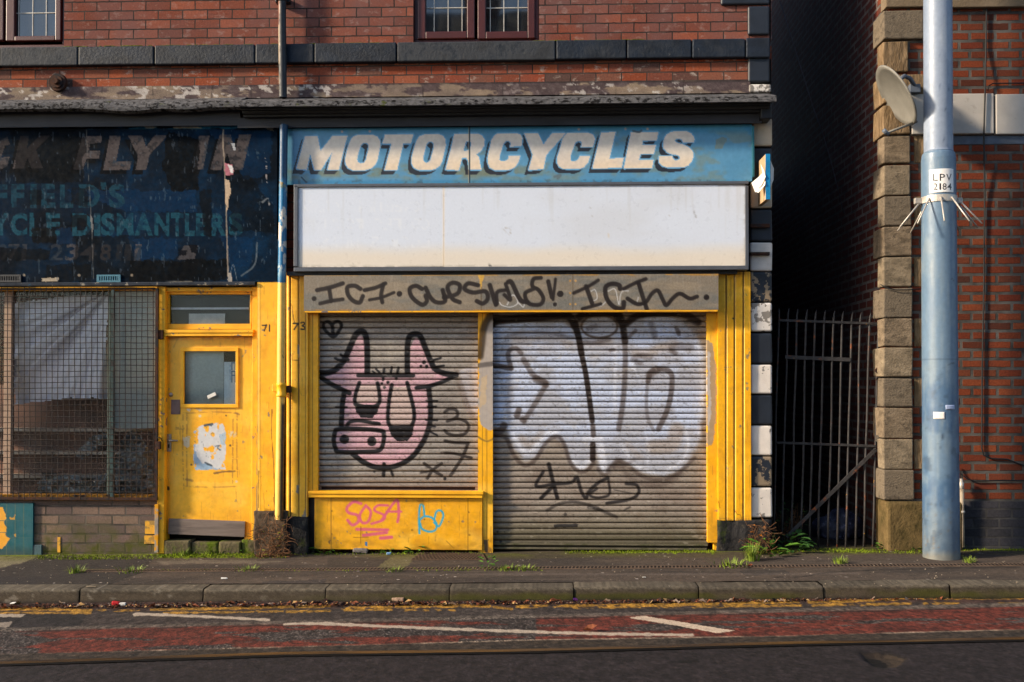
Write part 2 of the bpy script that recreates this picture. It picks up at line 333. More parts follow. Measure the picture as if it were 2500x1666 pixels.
M['brown_pvc'] = plain('brown_window_frame', (70, 26, 22), .4, .5, var=.15, vs=10)
M['lead'] = plain('lead_came', (176, 172, 165), .5, .4)
M['dark'] = plain('dark_interior', (22, 20, 20), .9, .1); M['interior'] = plain('dim_plaster', (84, 72, 64), .9, .1, var=.3, vs=4)
M['glass'] = glass('window_glass', (120, 130, 140), .10); M['shop_glass'] = glass('dusty_shop_glass', (252, 252, 252), .025, 1.25); M['door_glass'] = glass('door_glass', (250, 252, 252), .02, 1.22)
M['matt'] = paint('matt_faded_paint', .8, .06, var=.25, vs=30)
M['rust'] = plain('rusty_iron', (66, 40, 28), .85, .2, var=.4, vs=30, c2=(36, 34, 36), thr=(.45, .6), s2=14, bs=120, bd=.003)
M['wire'] = plain('rusty_wire', (50, 39, 34), .8, .25, var=.4, vs=25, c2=(34, 32, 34), thr=(.5, .6), s2=12)
M['gate_iron'] = plain('flaking_gate_iron', (52, 50, 51), .7, .35, var=.4, vs=20, c2=(120, 62, 26), thr=(.6, .68), s2=11, c3=(200, 140, 20), thr3=(.69, .72), s3=16, bs=100, bd=.003)
M['alu'] = plain('grey_aluminium', (88, 92, 100), .45, .5, .3, var=.15, vs=8)
M['steel'] = plain('galvanised_steel', (178, 172, 164), .45, .5, .35, var=.2, vs=20)
M['chrome'] = plain('dull_chrome', (150, 146, 140), .4, .5, .7, var=.2, vs=30)
M['dish'] = plain('grey_dish_enamel', (116, 114, 108), .55, .35, var=.15, vs=8); M['dish_back'] = plain('dish_bracket_grey', (86, 94, 106), .5, .4)
M['cable'] = plain('black_cable', (24, 24, 26), .6, .3); M['cable_blue'] = plain('faded_blue_cable', (60, 66, 80), .6, .3)
M['wood_grey'] = plain('bare_grey_board', (116, 104, 98), .85, .2, var=.25, vs=8, st=(.3, 1, 3), c2=(90, 80, 76), thr=(.5, .7), s2=9)
M['wood_raw'] = plain('bare_plywood', (168, 140, 108), .85, .2, var=.25, vs=10, c2=(60, 50, 44), thr=(.6, .7), s2=12)
M['concrete'] = plain('kerb_concrete', (112, 104, 92), .95, .15, var=.25, vs=12, bs=160, bd=.004)
M['paper'] = plain('torn_white_paper', (214, 212, 206), .8, .2, var=.08)
M['teal_wood'] = plain('teal_post', (38, 60, 62), .7, .3, var=.4, vs=20, c2=(20, 20, 22), thr=(.5, .6), s2=14)
M['cast_iron'] = plain('cast_iron_cover', (82, 66, 54), .85, .3, .2, var=.3, vs=10, bs=60)
M['leaf'] = plain('weed_leaf', (78, 118, 36), .6, .3, var=.45, vs=30); M['leaf_dark'] = plain('dark_weed_leaf', (44, 78, 30), .6, .3, var=.45, vs=30)
M['grass'] = plain('grass_blade', (104, 122, 36), .6, .3, var=.45, vs=30); M['dead'] = plain('dead_stem', (112, 80, 56), .9, .1, var=.5, vs=40)
M['petal'] = plain('orange_petal', (224, 130, 20), .6, .2); M['brown_leaf'] = plain('dry_brown_leaf', (110, 62, 40), .8, .2, var=.4, vs=50)
# ================================================================== GROUND
def ground_z(x): return GRADE*x
def sheet(name, xr, yr, sx, sy, z0, fn, m, relief=None):
    xs = np.arange(xr[0], xr[1]+sx/2, sx); ys = np.arange(yr[0], yr[1]+sy/2, sy)
    XX, YY = np.meshgrid(xs, ys); ZZ = GRADE*XX + z0
    PX, PY = P(XX, YY, ZZ); c = Canvas(PX, PY); c.wx, c.wy = XX, YY; fn(c)
    if relief is not None: ZZ = ZZ + relief(c)
    V = np.stack([XX, YY, ZZ], -1).reshape(-1, 3); Fc = grid_faces(*XX.shape)[:, ::-1]
    return tag(mesh(name, V, Fc, m, None, True, c.C.reshape(-1, 3)), kind='structure')
R1 = [(-40, 1539), (0, 1538), (700, 1520), (1300, 1505), (1900, 1492), (2540, 1476)]       # concrete track edge
R2 = [(-40, 1599), (0, 1598), (700, 1580), (1300, 1563), (1900, 1553), (2540, 1536)]       # pale joint
R3 = [(-40, 1624), (0, 1623), (700, 1600), (1300, 1592), (1900, 1575), (2540, 1562)]       # rail
def yl(line, x): return np.interp(x, [p[0] for p in line], [p[1] for p in line])
POT = tr([(1010, 985), (1180, 985), (1300, 1005), (1390, 1035), (1290, 1100), (1120, 1098), (1070, 1050)], 1800, 1300, 3.361)
def road_paint(c):
    wn = lambda s, sy=None, seed=0, o=4: fbm(c.wx/s, c.wy/(sy or s), seed, o)
    c.fill((72, 65, 63)); X, Y = c.X, c.Y
    y1, y2, y3 = yl(R1, X), yl(R2, X), yl(R3, X)
    c.mix((92, 84, 80), sst(.5, .75, wn(.5, .2, 3))*.6); c.mix((50, 46, 47), sst(.52, .8, wn(.9, .4, 8))*.6)
    between = (Y > y1) & (Y < y2)
    rn = wn(.45, .10, 21, 5); edge = np.minimum(Y-y1, y2-Y)/60.
    left = sst(60, 130, X)*sst(1340, 500, X)
    lft = sst(.0, .05, rn-.62+left*.30 - .22*sst(560, 700, X)*sst(.32, .05, np.abs((Y-y1)/(y2-y1)-.5)))*(X < 1310)
    lft = np.maximum(lft, ((Y > y2-16) & (X > 240) & (X < 1120))*sst(.36, .46, rn))
    rgt = sst(.40, .46, wn(.38, .07, 31, 5)+.14*sst(.1, .5, np.abs((Y-y1)/(y2-y1)-.5)))*(X > 1303+12*wn(.1, .1, 4))
    red = np.where(X > 1303, rgt, lft)*between
    redc = (122, 54, 42)
    c.mix((84, 78, 76), between*.6*sst(.45, .7, wn(.05, .03, 77)))
    c.mix(redc, red*.92); c.mix((100, 50, 42), red*sst(.5, .7, wn(.3, .1, 5))*.5)
    # gutter silt
    gut = sst(1489, 1478, Y + 14*wn(.25, .2, 6)-7 + (X-1250)*.008); c.mix((74, 52, 46), gut*.85)
    c.poly([(-60, 1500), (215, 1499), (190, 1534), (-60, 1543)], (44, 42, 44), .85, 5)
    # double yellow lines
    yc = (196, 148, 54)
    for pts, rag in (([(-60, 1488), (100, 1488), (222, 1491)], 0), ([(235, 1492), (340, 1489)], .5), ([(368, 1489), (560, 1486), (700, 1483), (806, 1481)], .2),
                     ([(835, 1485), (955, 1484)], .36), ([(968, 1482), (1195, 1480)], .3), ([(1205, 1483), (1250, 1487)], .35), ([(1262, 1482), (1500, 1479), (1810, 1476)], .36),
                     ([(1800, 1474), (1950, 1472)], .3), ([(1974, 1473), (2090, 1469), (2213, 1465)], .26), ([(2213, 1464), (2560, 1462)], .1)):
        c.stroke(pts, 6.5, yc, .95, 1.5, 5, 4, rag)
    for pts, rag in (([(-60, 1496), (220, 1497)], .1), ([(402, 1497), (560, 1495), (690, 1493)], .34), ([(700, 1494), (805, 1492)], .25), ([(842, 1490), (955, 1489)], .25),
                     ([(990, 1490), (1110, 1490)], .5), ([(1400, 1484), (1600, 1483), (1810, 1481)], .46), ([(1800, 1481), (1955, 1479)], .3), ([(1984, 1479), (2065, 1477)], .35), ([(2075, 1478), (2222, 1475)], .3), ([(2257, 1475), (2340, 1474)], .35), ([(2440, 1475), (2560, 1474)], .2)):
        c.stroke(pts, 5, yc, .9, 1.5, 5, 14, rag)
    # track edging, joint and rail bed
    band = lambda a, wd: sst(wd/2+1, wd/2-1, np.abs(Y-a))
    c.mix((112, 104, 96), band(y1, 8.5)*.9); c.mix((40, 36, 36), band(y1+6, 3)*.7*sst(.4, .55, wn(.3, .3, 51)))
    for a in (120, 454, 1100, 1745, 2062, 2390): c.stroke([(a, yl(R1, a)-5), (a+2, yl(R1, a)+6)], 2.5, (36, 33, 33), .8)
    below = (Y > y2) & (Y < y3); c.mix((66, 58, 50), below*.85); c.mix((80, 68, 54), below*sst(.5, .7, wn(.5, .05, 61))*.5)
    c.mix((176, 158, 138), band(y2, 2.6)*(.35+.6*sst(.42, .52, wn(.5, .5, 71)))*sst(-.2, .4, X/900))
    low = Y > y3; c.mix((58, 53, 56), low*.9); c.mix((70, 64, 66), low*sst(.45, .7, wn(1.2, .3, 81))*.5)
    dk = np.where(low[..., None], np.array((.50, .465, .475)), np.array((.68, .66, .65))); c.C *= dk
    h = _hash(np.round(c.wx/.009), np.round(c.wy/.016), 7); worn = between*(1-red)
    h2 = fbm(c.wx/.03, c.wy/.04, 19, 2); c.C *= (1+(h-.5)*(.5+.75*worn)+(h2-.5)*.9)[..., None]; c.mix((120, 114, 108), (h > .965)*(.10+.5*worn))
    # white paint
    wc = (160, 146, 130)
    c.stroke([(327, 1501), (350, 1500), (500, 1506), (657, 1514)], 6.5, wc, .95, 1.5, 4)
    c.stroke([(694, 1525), (780, 1523), (1000, 1532), (1300, 1543), (1500, 1548), (1690, 1551)], 7, wc, .95, 1.5, 4, 6)
    c.poly([(1533, 1508), (1572, 1504), (1795, 1540), (1753, 1546)], (176, 158, 138), .97, 3)
    c.poly([(-60, 1500), (62, 1500), (52, 1507), (-60, 1507)], wc, .9, 3); c.poly([(-60, 1522), (28, 1520), (20, 1530), (-60, 1532)], wc, .7, 9)
    c.poly(POT, (52, 43, 34), .9, 12); c.poly(tr([(1030, 995), (1110, 1000), (1180, 1040), (1240, 1062), (1225, 1098), (1110, 1096), (1060, 1048)], 1800, 1300, 3.361), (9, 8, 8), .97, 9); c.stroke(tr([(1020, 985), (1180, 983), (1300, 1003), (1385, 1035)], 1800, 1300, 3.361), 2.5, (26, 22, 20), .9, 2, 4)
    c.poly([(2100, 1594), (2150, 1592), (2160, 1599), (2110, 1602)], (40, 32, 26), .8, 4)
    c.poly([(1638, 1617), (1660, 1613), (1706, 1613), (1712, 1616), (1680, 1620)], (12, 11, 12), .95, 3)
    for a in ((1560, 1591), (80, 1619), (960, 1616), (700, 1618)): c.stroke([a, (a[0]+30, a[1]-1)], 2, (30, 26, 28), .8)
def road_relief(c):
    m = c.inside(POT, wob=10).astype(float)
    for _ in range(6): m = (m+np.roll(m, 1, 0)+np.roll(m, -1, 0)+np.roll(m, 1, 1)+np.roll(m, -1, 1))/5
    return -.02*m*(.6+.8*fbm(c.wx/.05, c.wy/.05, 12)) + (fbm(c.wx/.06, c.wy/.06, 3)-.5)*.004 + .018*sst(-1.85, -1.62, c.wy)*fbm(c.wx/.12, c.wy/.08, 9)
ZR = -.115
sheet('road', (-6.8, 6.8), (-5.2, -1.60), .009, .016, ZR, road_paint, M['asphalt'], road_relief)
def pave_paint(c):
    wn = lambda s, sy=None, seed=0, o=4: fbm(c.wx/s, c.wy/(sy or s), seed, o)
    c.fill((70, 61, 54)); X, Y = c.X, c.Y
    c.mix((50, 45, 42), sst(.45, .7, wn(1.1, .35, 2))*.7); c.mix((84, 74, 65), sst(.55, .75, wn(.7, .12, 5))*.5)
    c.poly([(-40, 1358), (90, 1360), (60, 1372), (-40, 1398)], (110, 104, 80), .9, 6)
    c.poly([(90, 1360), (375, 1364), (345, 1398), (240, 1440), (-40, 1440), (-40, 1402), (60, 1374)], (44, 40, 38), .85, 4)
    c.poly([(380, 1372), (470, 1368), (700, 1370), (640, 1376), (390, 1377)], (112, 104, 90), .5, 4)
    c.poly([(0, 1408), (120, 1410), (60, 1434), (-40, 1440), (-40, 1410)], (40, 37, 38), .6, 4)
    c.poly([(800, 1362), (955, 1362), (925, 1392), (800, 1390)], (50, 46, 42), .6, 6)
    c.poly([(960, 1358), (1020, 1356), (995, 1382), (915, 1390)], (98, 94, 62), .7, 8)
    c.poly([(1120, 1345), (1900, 1345), (1880, 1362), (1110, 1364)], (66, 60, 40), .6, 6)
    c.poly([(1800, 1392), (1920, 1390), (1930, 1402), (1820, 1406)], (46, 43, 42), .6, 8)
    c.poly([(640, 1420), (800, 1414), (790, 1432), (640, 1434)], (46, 43, 44), .6, 8)
    for p in ([(372, 1366), (352, 1395), (300, 1412), (240, 1440)], [(925, 1392), (905, 1396)], [(2490, 1386), (2300, 1388), (2050, 1396), (1960, 1408), (1890, 1410)]): c.stroke(p, 2.5, (34, 30, 28), .7, 1.5, 4)
    c.stroke([(1040, 1403), (1800, 1402), (2100, 1400)], 5, (104, 94, 88), .35, 3, 3)
    mz = sst(-.42, -.02, c.wy)*sst(.40, .60, wn(.35, .18, 11)); c.mix((74, 76, 26), mz*.85)
    m2 = sst(-.13, -.02, c.wy + .1*(wn(.3, .1, 8)-.5))*sst(.42, .55, wn(.8, .8, 13)); c.mix((96, 108, 22), m2*.85)
    for a, b in (((385, 1352), (615, 1362)), ((1480, 1344), (1745, 1350)), ((2020, 1340), (2140, 1348)), ((2090, 1342), (2130, 1346))):
        c.poly([a, (b[0], a[1]), b, (a[0], b[1])], (110, 130, 20), .75, 16, tex=sst(.36, .5, wn(.06, .04, 17)))
    dm = sst(.06, .0, np.abs(c.wy+.80))*sst(.5, .62, wn(.5, .5, 19)); c.mix((92, 92, 34), dm*.7)
    hh = _hash(np.round(c.wx/.011), np.round(c.wy/.011), 8); c.C *= (1+(hh-.5)*.28)[..., None]
    sp = (_hash(np.round(c.wx/.014), np.round(c.wy/.014), 5) > .9985); c.mix((190, 180, 170), sp*.8)
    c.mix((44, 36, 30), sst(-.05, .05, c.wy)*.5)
sheet('pavement', (-6.8, 6.8), (-1.44, .35), .011, .011, 0, pave_paint, M['pave'], lambda c: (fbm(c.wx/.5, c.wy/.3, 4)-.5)*.012 + (fbm(c.wx/.05, c.wy/.05, 6)-.5)*.003)
g = bmesh.new(); q = [g.verts.new(v) for v in ((-900, -900, -900*GRADE-.35), (900, -900, 900*GRADE-.35), (900, 900, 900*GRADE-.35), (-900, 900, -900*GRADE-.35))]; g.faces.new(q)
M['far'] = plain('far_asphalt', (62, 57, 55), .95, .1)
tag(bobj('ground', g, M['far']), kind='structure')
g = bmesh.new()
for a, b, c_, d in ((-30, -6.81, -9, -1.6), (6.81, 30, -9, -1.6), (-6.81, 6.81, -14, -5.21)):
    q = [g.verts.new((x, y, GRADE*x+ZR-.004)) for x, y in ((a, c_), (b, c_), (b, d), (a, d))]; g.faces.new(q)
tag(bobj('road', g, M['far']), kind='structure')
g = bmesh.new()
for a, b in ((-30, -6.81), (6.81, 30)):
    q = [g.verts.new((x, y, GRADE*x-.004)) for x, y in ((a, -1.44), (b, -1.44), (b, .35), (a, .35))]; g.faces.new(q)
tag(bobj('pavement', g, M['far']), kind='structure')
# kerb stones
def kerb_paint(c):
    X = c.X; nzv = fbm(c.wx/.5, c.wz/.05, 3); n2 = fbm(c.wx/.06, c.wz/.06, 5)
    c.fill((86, 79, 68)); c.mix((58, 53, 46), sst(.4, .7, nzv)*.6); c.mix((60, 53, 44), sst(-.010, -.03, c.wr)*.85); hk = _hash(np.round(c.wx/.012), np.round(c.wr/.008), 3); c.C *= (1+(hk-.5)*.35)[..., None]  # front face painted darker than the lit top
    dn = sst(-.012, -.085, c.wr); mossy = sst(600, 1100, X)*sst(.3, .6, fbm(c.wx/.6, c.wz/.2, 9))
    c.mix((72, 62, 50), dn*.7); c.mix((58, 58, 18), mossy*sst(-.03, -.07, c.wr+.05*(fbm(c.wx/.15, c.wz/.1, 4)-.5))*.8)
    c.mix((34, 30, 28), sst(-.075, -.115, c.wr)*.75); c.mix((150, 144, 134), sst(.68, .74, n2)*.4*sst(1000, 300, X))
KJ = [GR(px, 1432).x for px in (-330, -60, 209, 504, 798, 1098, 1400, 1706, 2013, 2327, 2640, 2900)]
kr = None
prof = [(-1.42, 0), (-1.50, 0), (-1.585, -.001), (-1.600, -.007), (-1.607, -.02), (-1.612, -.06), (-1.616, -.09), (-1.62, -.14)]
pr = []
for (ya, za), (yb, zb) in zip(prof[:-1], prof[1:]):
    for k in range(4): pr.append((ya+(yb-ya)*k/4, za+(zb-za)*k/4))
pr.append(prof[-1]); VV, FF, CC = [], [], []; off = 0
for i, (a, b) in enumerate(zip(KJ[:-1], KJ[1:])):
    xs = np.linspace(a+.004, b-.004, 60); zo, yo = random.uniform(-.007, .006), random.uniform(-.010, .008)
    ins = np.minimum(xs-a, b-xs); rr = np.clip(1-ins/.012, 0, 1)**2*.006
    XX = np.repeat(xs[None], len(pr), 0); YY = np.array([p[0] for p in pr])[:, None]+yo+rr[None]; RR = np.array([p[1] for p in pr])[:, None]+0*XX
    ZZ = RR + GRADE*XX + zo - rr[None]*.5 + (fbm(XX/.2, RR/.05, i)-.5)*.006 - .02*np.clip(fbm(XX/.07, RR/.05+9, i+40)-.66, 0, 1)
    PX, PY = P(XX, YY, ZZ); c = Canvas(PX, PY); c.wx, c.wz, c.wr = XX, ZZ, RR; kerb_paint(c)
    VV.append(np.stack([XX, YY, ZZ], -1).reshape(-1, 3)); FF.append(grid_faces(*XX.shape)+off); CC.append(c.C.reshape(-1, 3)); off += XX.size
tag(mesh('kerb', np.vstack(VV), np.vstack(FF), M['pave'], None, True, np.vstack(CC)), kind='structure')
# tram rail in the road
bm = bmesh.new(); rp = [GR(x, y, ZR+.002) for x, y in R3]
for a, b in zip(rp[:-1], rp[1:]):
    d = (b-a).normalized(); nrm = Vector((-d.y, d.x, 0)).normalized()
    for o1, o2, zz in ((.0, .055, .006),):
        vs = [bm.verts.new(p+nrm*o+Vector((0, 0, zz))) for p, o in ((a, o1), (b, o1), (b, o2), (a, o2))]; bm.faces.new(vs)
        vs2 = [bm.verts.new(p+nrm*o1+Vector((0, 0, z_))) for p, z_ in ((a, zz), (b, zz), (b, -.03), (a, -.03))]; bm.faces.new(vs2)
M['rail'] = plain('worn_rail_steel', (104, 76, 40), .45, .5, .5, var=.4, vs=3, c2=(56, 44, 36), thr=(.45, .6), s2=2, st=(.5, 4, 4)); M['groove'] = plain('rail_groove', (14, 13, 13), .9, .1)
tram = tag(bobj('tram_rail', bm, M['rail']), 'long brown grooved tram rail set flush in the dark road', 'tram rail')
bm = bmesh.new()
for a, b in zip(rp[:-1], rp[1:]):
    d = (b-a).normalized(); nrm = Vector((-d.y, d.x, 0)).normalized()
    bm.faces.new([bm.verts.new(p+nrm*o+Vector((0, 0, .004))) for p, o in ((a, -.045), (b, -.045), (b, -.001), (a, -.001))])
link_g = bobj('groove', bm, M['groove'], tram)
# ================================================================== LEFT BUILDING
ZS1, ZS0 = U(969, 104, -.05).z, U(969, 151, -.05).z      # string course top / bottom
ZB0 = U(1200, 203, 0).z                                   # bottom of the two lower courses
XC = U(1886, 700, 0).x; XL = -7.5
M['brick_upper'] = brick('brick_upper_aligned', 'x', -(ZS1 % .0914), [(92, 52, 43), (124, 64, 45), (108, 60, 49), (140, 76, 54), (114, 66, 55), (102, 53, 39), (132, 68, 46)], (62, 55, 52), dirt=(104, 76, 74), dthr=(.36, .66), eff=(150, 132, 126), ethr=(.54, .76), ms=.006)
M['brick_lower'] = brick('brick_lower_aligned', 'x', -(ZB0 % .0914), [(120, 60, 40), (144, 76, 50), (92, 62, 54), (138, 64, 40), (76, 62, 58), (150, 84, 58)], (74, 66, 62), dirt=(92, 74, 68), eff=(164, 152, 142), ethr=(.56, .68), ms=.006)
B = thing('brick_building', (0, 0, 0), 'old red brick terrace building with dark painted stone band above two closed shops', 'building')
ZT = 7.5
bm = bmesh.new(); wz1 = U(1160, 103, 0).z; wzt = wz1+1.75
wins = [(rect(-230, 0, 157, 10, 0)[0], rect(-230, 0, 157, 10, 0)[1]), (rect(1009, 0, 1316, 10, 0)[0], rect(1009, 0, 1316, 10, 0)[1])]
xs = [XL, wins[0][0], wins[0][1], wins[1][0], wins[1][1], XC]
for i in (0, 2, 4): box(bm, xs[i], xs[i+1], 0, .25, ZS1, ZT)
for a, b in wins: box(bm, a, b, 0, .25, wzt, ZT); box(bm, a, b, 0.002, .25, ZS1-.05, wz1)
bobj('brick_wall', bm, M['brick_upper'], B)
bm = bmesh.new(); box(bm, XL, XC, .0, .25, ZB0, ZS1-.06); bobj('brick_wall', bm, M['brick_lower'], B)
bm = bmesh.new(); box(bm, XL, XC-.01, .25, 6.2, 2.95, ZT-.02); box(bm, XL, XC-.01, 1.5, 6.2, -.2, 2.95); box(bm, XL, U(640, 900, 0).x, 1.2, 1.5, -.2, 2.95)
box(bm, XL-.2, XL, .0, 6.2, -.3, ZT-.02); bobj('side_wall', bm, M['brick_plain'], B)
bm = bmesh.new(); box(bm, U(626, 900, .1).x, XC-.012, .11, 1.5, -.1, ZB0-.01); bobj('inner_wall', bm, M['brick_dark'], B)
bm = bmesh.new(); box(bm, XL-.1, XC+.05, -.05, 6.3, ZT, ZT+.15); bobj('roof', bm, M['slate_paint'], B)
# windows
def pvc_window(o0, o1, casts, ybot, label=None):
    wd = bobj_frame = None
    bm = bmesh.new(); a, b = o0, o1
    box(bm, a, b, .05, .11, wz1, wz1+.045, .006); box(bm, a, b, .05, .11, wzt-.045, wzt, .006)
    box(bm, a, a+.045, .051, .111, wz1+.045, wzt-.045, .006); box(bm, b-.045, b, .051, .111, wz1+.045, wzt-.045, .006)
    wd = bobj('window', bm, M['brown_pvc'], B)
    for (s0, s1, g0, g1, gb, bars, hb) in casts:
        bm = bmesh.new(); xa, xb, z0, _ = rect(s0, 0, s1, ybot-6, .03); ga, gb_, gz, _ = rect(g0, 0, g1, gb, .03)
        box(bm, xa, ga, .025, .085, z0, wzt-.05, .008); box(bm, gb_, xb, .025, .085, z0, wzt-.05, .008); box(bm, ga, gb_, .0255, .085, z0, gz, .008)
        bobj('casement_frame', bm, M['brown_pvc'], wd)
        bm = bmesh.new(); box(bm, ga-.01, gb_+.01, .066, .07, gz-.01, wzt-.05); bobj('pane', bm, M['glass'], wd)
        bm = bmesh.new(); box(bm, ga, gb_, .2, .21, gz-.02, wzt-.05); bobj('back_sheet', bm, M['dark'], wd)  # dark sheet standing in for the unlit room behind the pane
        bm = bmesh.new()
        for p in bars: x = U(p, 40, .06).x; box(bm, x-.004, x+.004, .058, .066, gz, wzt-.05)
        hz = U(g0, hb, .06).z
        for k in range(6):
            if hz+k*.26 < wzt-.06: box(bm, ga, gb_, .057, .0655, hz+k*.26-.004, hz+k*.26+.004)
        bobj('lead_came', bm, M['lead'], wd)
pvc_window(*wins[0], [(15, 149, 36, 135, 88, (46, 80, 113), 33), (-150, 9, -125, -12, 88, (-100, -60), 33)], 106)
pvc_window(*wins[1], [(1020, 1159, 1039, 1140, 77, (1060, 1094, 1128), 20.5), (1166, 1306, 1186, 1288, 77, (1197, 1230, 1265), 20.5)], 101)
# string course
SJ = [-420, -200, 0, 191, 377, 623, 767, 969, 1357, 1530, 1689, 1820, 1881]; SM = 'ngngnnnggnnnn'
SM = ['grey_stone', 'navy_stone', 'grey_stone', 'navy_stone', 'navy_stone', 'navy_stone', 'navy_stone', 'grey_stone', 'navy_stone', 'navy_stone', 'navy_stone', 'navy_stone']
for i, (a, b) in enumerate(zip(SJ[:-1], SJ[1:])):
    bm = bmesh.new(); box(bm, U(a, 120, -.05).x+.004, U(b, 120, -.05).x-.004, -.055-random.uniform(0, .008), .1, ZS0+random.uniform(-.004, .004), ZS1+random.uniform(-.004, .003), .012)
    bobj('string_course_stone', bm, M[SM[i]], B)
bm = bmesh.new(); box(bm, XL, XC-.02, -.012, .06, ZS0+.01, ZS1-.004); bobj('mortar_bed', bm, M['brick_dark'], B)
M['moss'] = plain('moss', (84, 92, 26), .95, .05, var=.5, vs=40, bs=50, bd=.01)
bm = bmesh.new()
for k in range(150):
    x = random.uniform(U(140, 107).x, U(950, 107).x) if k < 90 else random.uniform(U(1300, 107).x, U(1560, 107).x)
    l = random.uniform(.02, .09); box(bm, x, x+l, -.03, .0, ZS1-.004, ZS1+random.uniform(.004, .012), .003, 1)
tag(bobj('moss', bm, M['moss'], B), kind='stuff')
# quoins
def quoin(px0, py0, px1, py1, m, Y=-.03, bev=.018):
    x0, x1, z0, z1 = rect(px0, py0, px1, py1, Y); bm = bmesh.new(); box(bm, x0, x1, Y, .3, z0, z1, bev, 3, .003); bobj('quoin_block', bm, M[m], B)
for q in ((1760, -60, 1879, 11, 'quoin_black'), (1826, 15, 1879, 85, 'quoin_black'), (1827, 138, 1880, 201, 'quoin_black'), (1828, 205, 1884, 226, 'quoin_peel'),
          (1836, 289, 1886, 357, 'cream_stone'), (1833, 361, 1886, 440, 'quoin_black'), (1833, 443, 1886, 508, 'cream_stone'), (1832, 512, 1886, 589, 'quoin_black'),
          (1832, 592, 1886, 662, 'quoin_white'), (1832, 664, 1886, 737, 'quoin_black_peel'), (1832, 740, 1886, 810, 'quoin_peel'), (1832, 814, 1886, 888, 'quoin_black'),
          (1832, 891, 1886, 962, 'quoin_white'), (1832, 965, 1886, 1037, 'quoin_black'), (1832, 1040, 1886, 1112, 'quoin_white'), (1832, 1115, 1886, 1188, 'quoin_black_peel'), (1832, 1191, 1886, 1264, 'quoin_white')):
    quoin(*q)
bm = bmesh.new(); box(bm, U(1828, 500, 0).x, XC-.006, -.006, .25, 0, ZS0); box(bm, XC-.02, XC-.006, -.002, .2, ZS1, ZT); bobj('quoin_bed', bm, M['dark'], B)
for y in (544, 612):
    bm = bmesh.new(); pbox(bm, 1832, y+3, 1880, y+11, -.07, .06, .004, .003); bobj('rusty_bracket', bm, M['rust'], B)
# render band, coping, cornice, fascia boards
def strip(name, px0, px1, prof_px, m, parent, n=80, wob=.004, sag=None, refpx=None, seed=1, smooth_=True):
    """moulding run along the wall; prof_px = list of (depth in front of the wall, photo row measured at refpx)"""
    xa, xb = U(px0, 250, 0).x, U(px1, 250, 0).x; xs = np.linspace(xa, xb, n); V, rows = [], []
    for j, (d, py) in enumerate(prof_px):
        z = U(refpx, py, -d).z
        jz = (fbm(xs/.25, xs*0+j*.35, seed)-.5)*wob*2; jy = (fbm(xs/.12, xs*0+j*.6, seed+4)-.5)*wob*1.5
        s_ = np.array([sag(x, j) for x in xs]) if sag else 0
        V.append(np.stack([xs, -d+jy, z+jz+s_], -1))
    V = np.stack(V).reshape(-1, 3); Fc = grid_faces(len(prof_px), n)
    o = mesh(name, V, Fc, m, parent, smooth_); md = o.modifiers.new('solid', 'SOLIDIFY'); md.thickness = .006; md.offset = -1; return o
def stucco(c):
    X, Y = c.X, c.Y; top = np.interp(X, [0, 1832], [211, 199]); t = (Y-top)/34
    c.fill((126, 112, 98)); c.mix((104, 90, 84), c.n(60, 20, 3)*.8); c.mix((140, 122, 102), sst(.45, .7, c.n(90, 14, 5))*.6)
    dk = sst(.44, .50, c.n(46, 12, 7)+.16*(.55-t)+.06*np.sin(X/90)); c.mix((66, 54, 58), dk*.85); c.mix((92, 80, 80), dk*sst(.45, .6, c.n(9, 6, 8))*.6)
    c.mix((182, 176, 170), sst(.60, .64, c.n(16, 9, 9))*sst(.34, .5, c.n(120, 60, 10))*.85)
    for x in (-120, 85, 250, 372, 520, 612, 745, 905, 1035, 1228, 1502, 1670): c.stroke([(x, top.min()-6), (x+3*math.sin(x), 250)], 2, (48, 42, 42), .7, 1.5, 4)
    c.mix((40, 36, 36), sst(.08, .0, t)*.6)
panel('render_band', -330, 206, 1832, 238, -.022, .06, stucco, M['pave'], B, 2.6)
strip('cornice_coping', 600, 1876, [(.0, 237), (.30, 241.5), (.318, 243), (.322, 249), (.325, 256), (.30, 258), (.25, 258.5)], M['coping'], B, 260, .0035, refpx=1100, smooth_=False)
strip('cornice_moulding', 608, 1866, [(.25, 257), (.26, 259), (.255, 264), (.22, 266), (.215, 270), (.205, 274), (.18, 276), (.175, 281), (.15, 284), (.10, 284)], M['black_paint'], B, 60, .001, refpx=1100, smooth_=False)
strip('fascia_board', 590, 1853, [(.10, 283), (.125, 284), (.125, 308), (.05, 309)], M['slate_paint'], B, 40, .001, refpx=1100, smooth_=False)
strip('cornice_coping', -400, 606, [(.0, 241), (.22, 247), (.24, 249), (.245, 256), (.24, 264), (.20, 271), (.17, 272)], M['coping'], B, 200, .005, refpx=300, seed=5, smooth_=False,
      sag=lambda x, j: (-.03*math.exp(-((x-U(340, 0).x)/.25)**2) - .02*math.exp(-((x-U(470, 0).x)/.18)**2))*(1 if j > 1 else .3))
strip('fascia_board', -400, 596, [(.16, 258), (.13, 262), (.115, 264), (.115, 309), (.06, 310)], M['slate_paint'], B, 40, .002, refpx=300, smooth_=False)
bm = bmesh.new(); box(bm, U(1846, 260, 0).x, U(1872, 260, 0).x, -.2, .1, U(1865, 290, -.2).z, U(1865, 252, -.2).z, .01); bobj('cornice_end', bm, M['black_paint'], B)
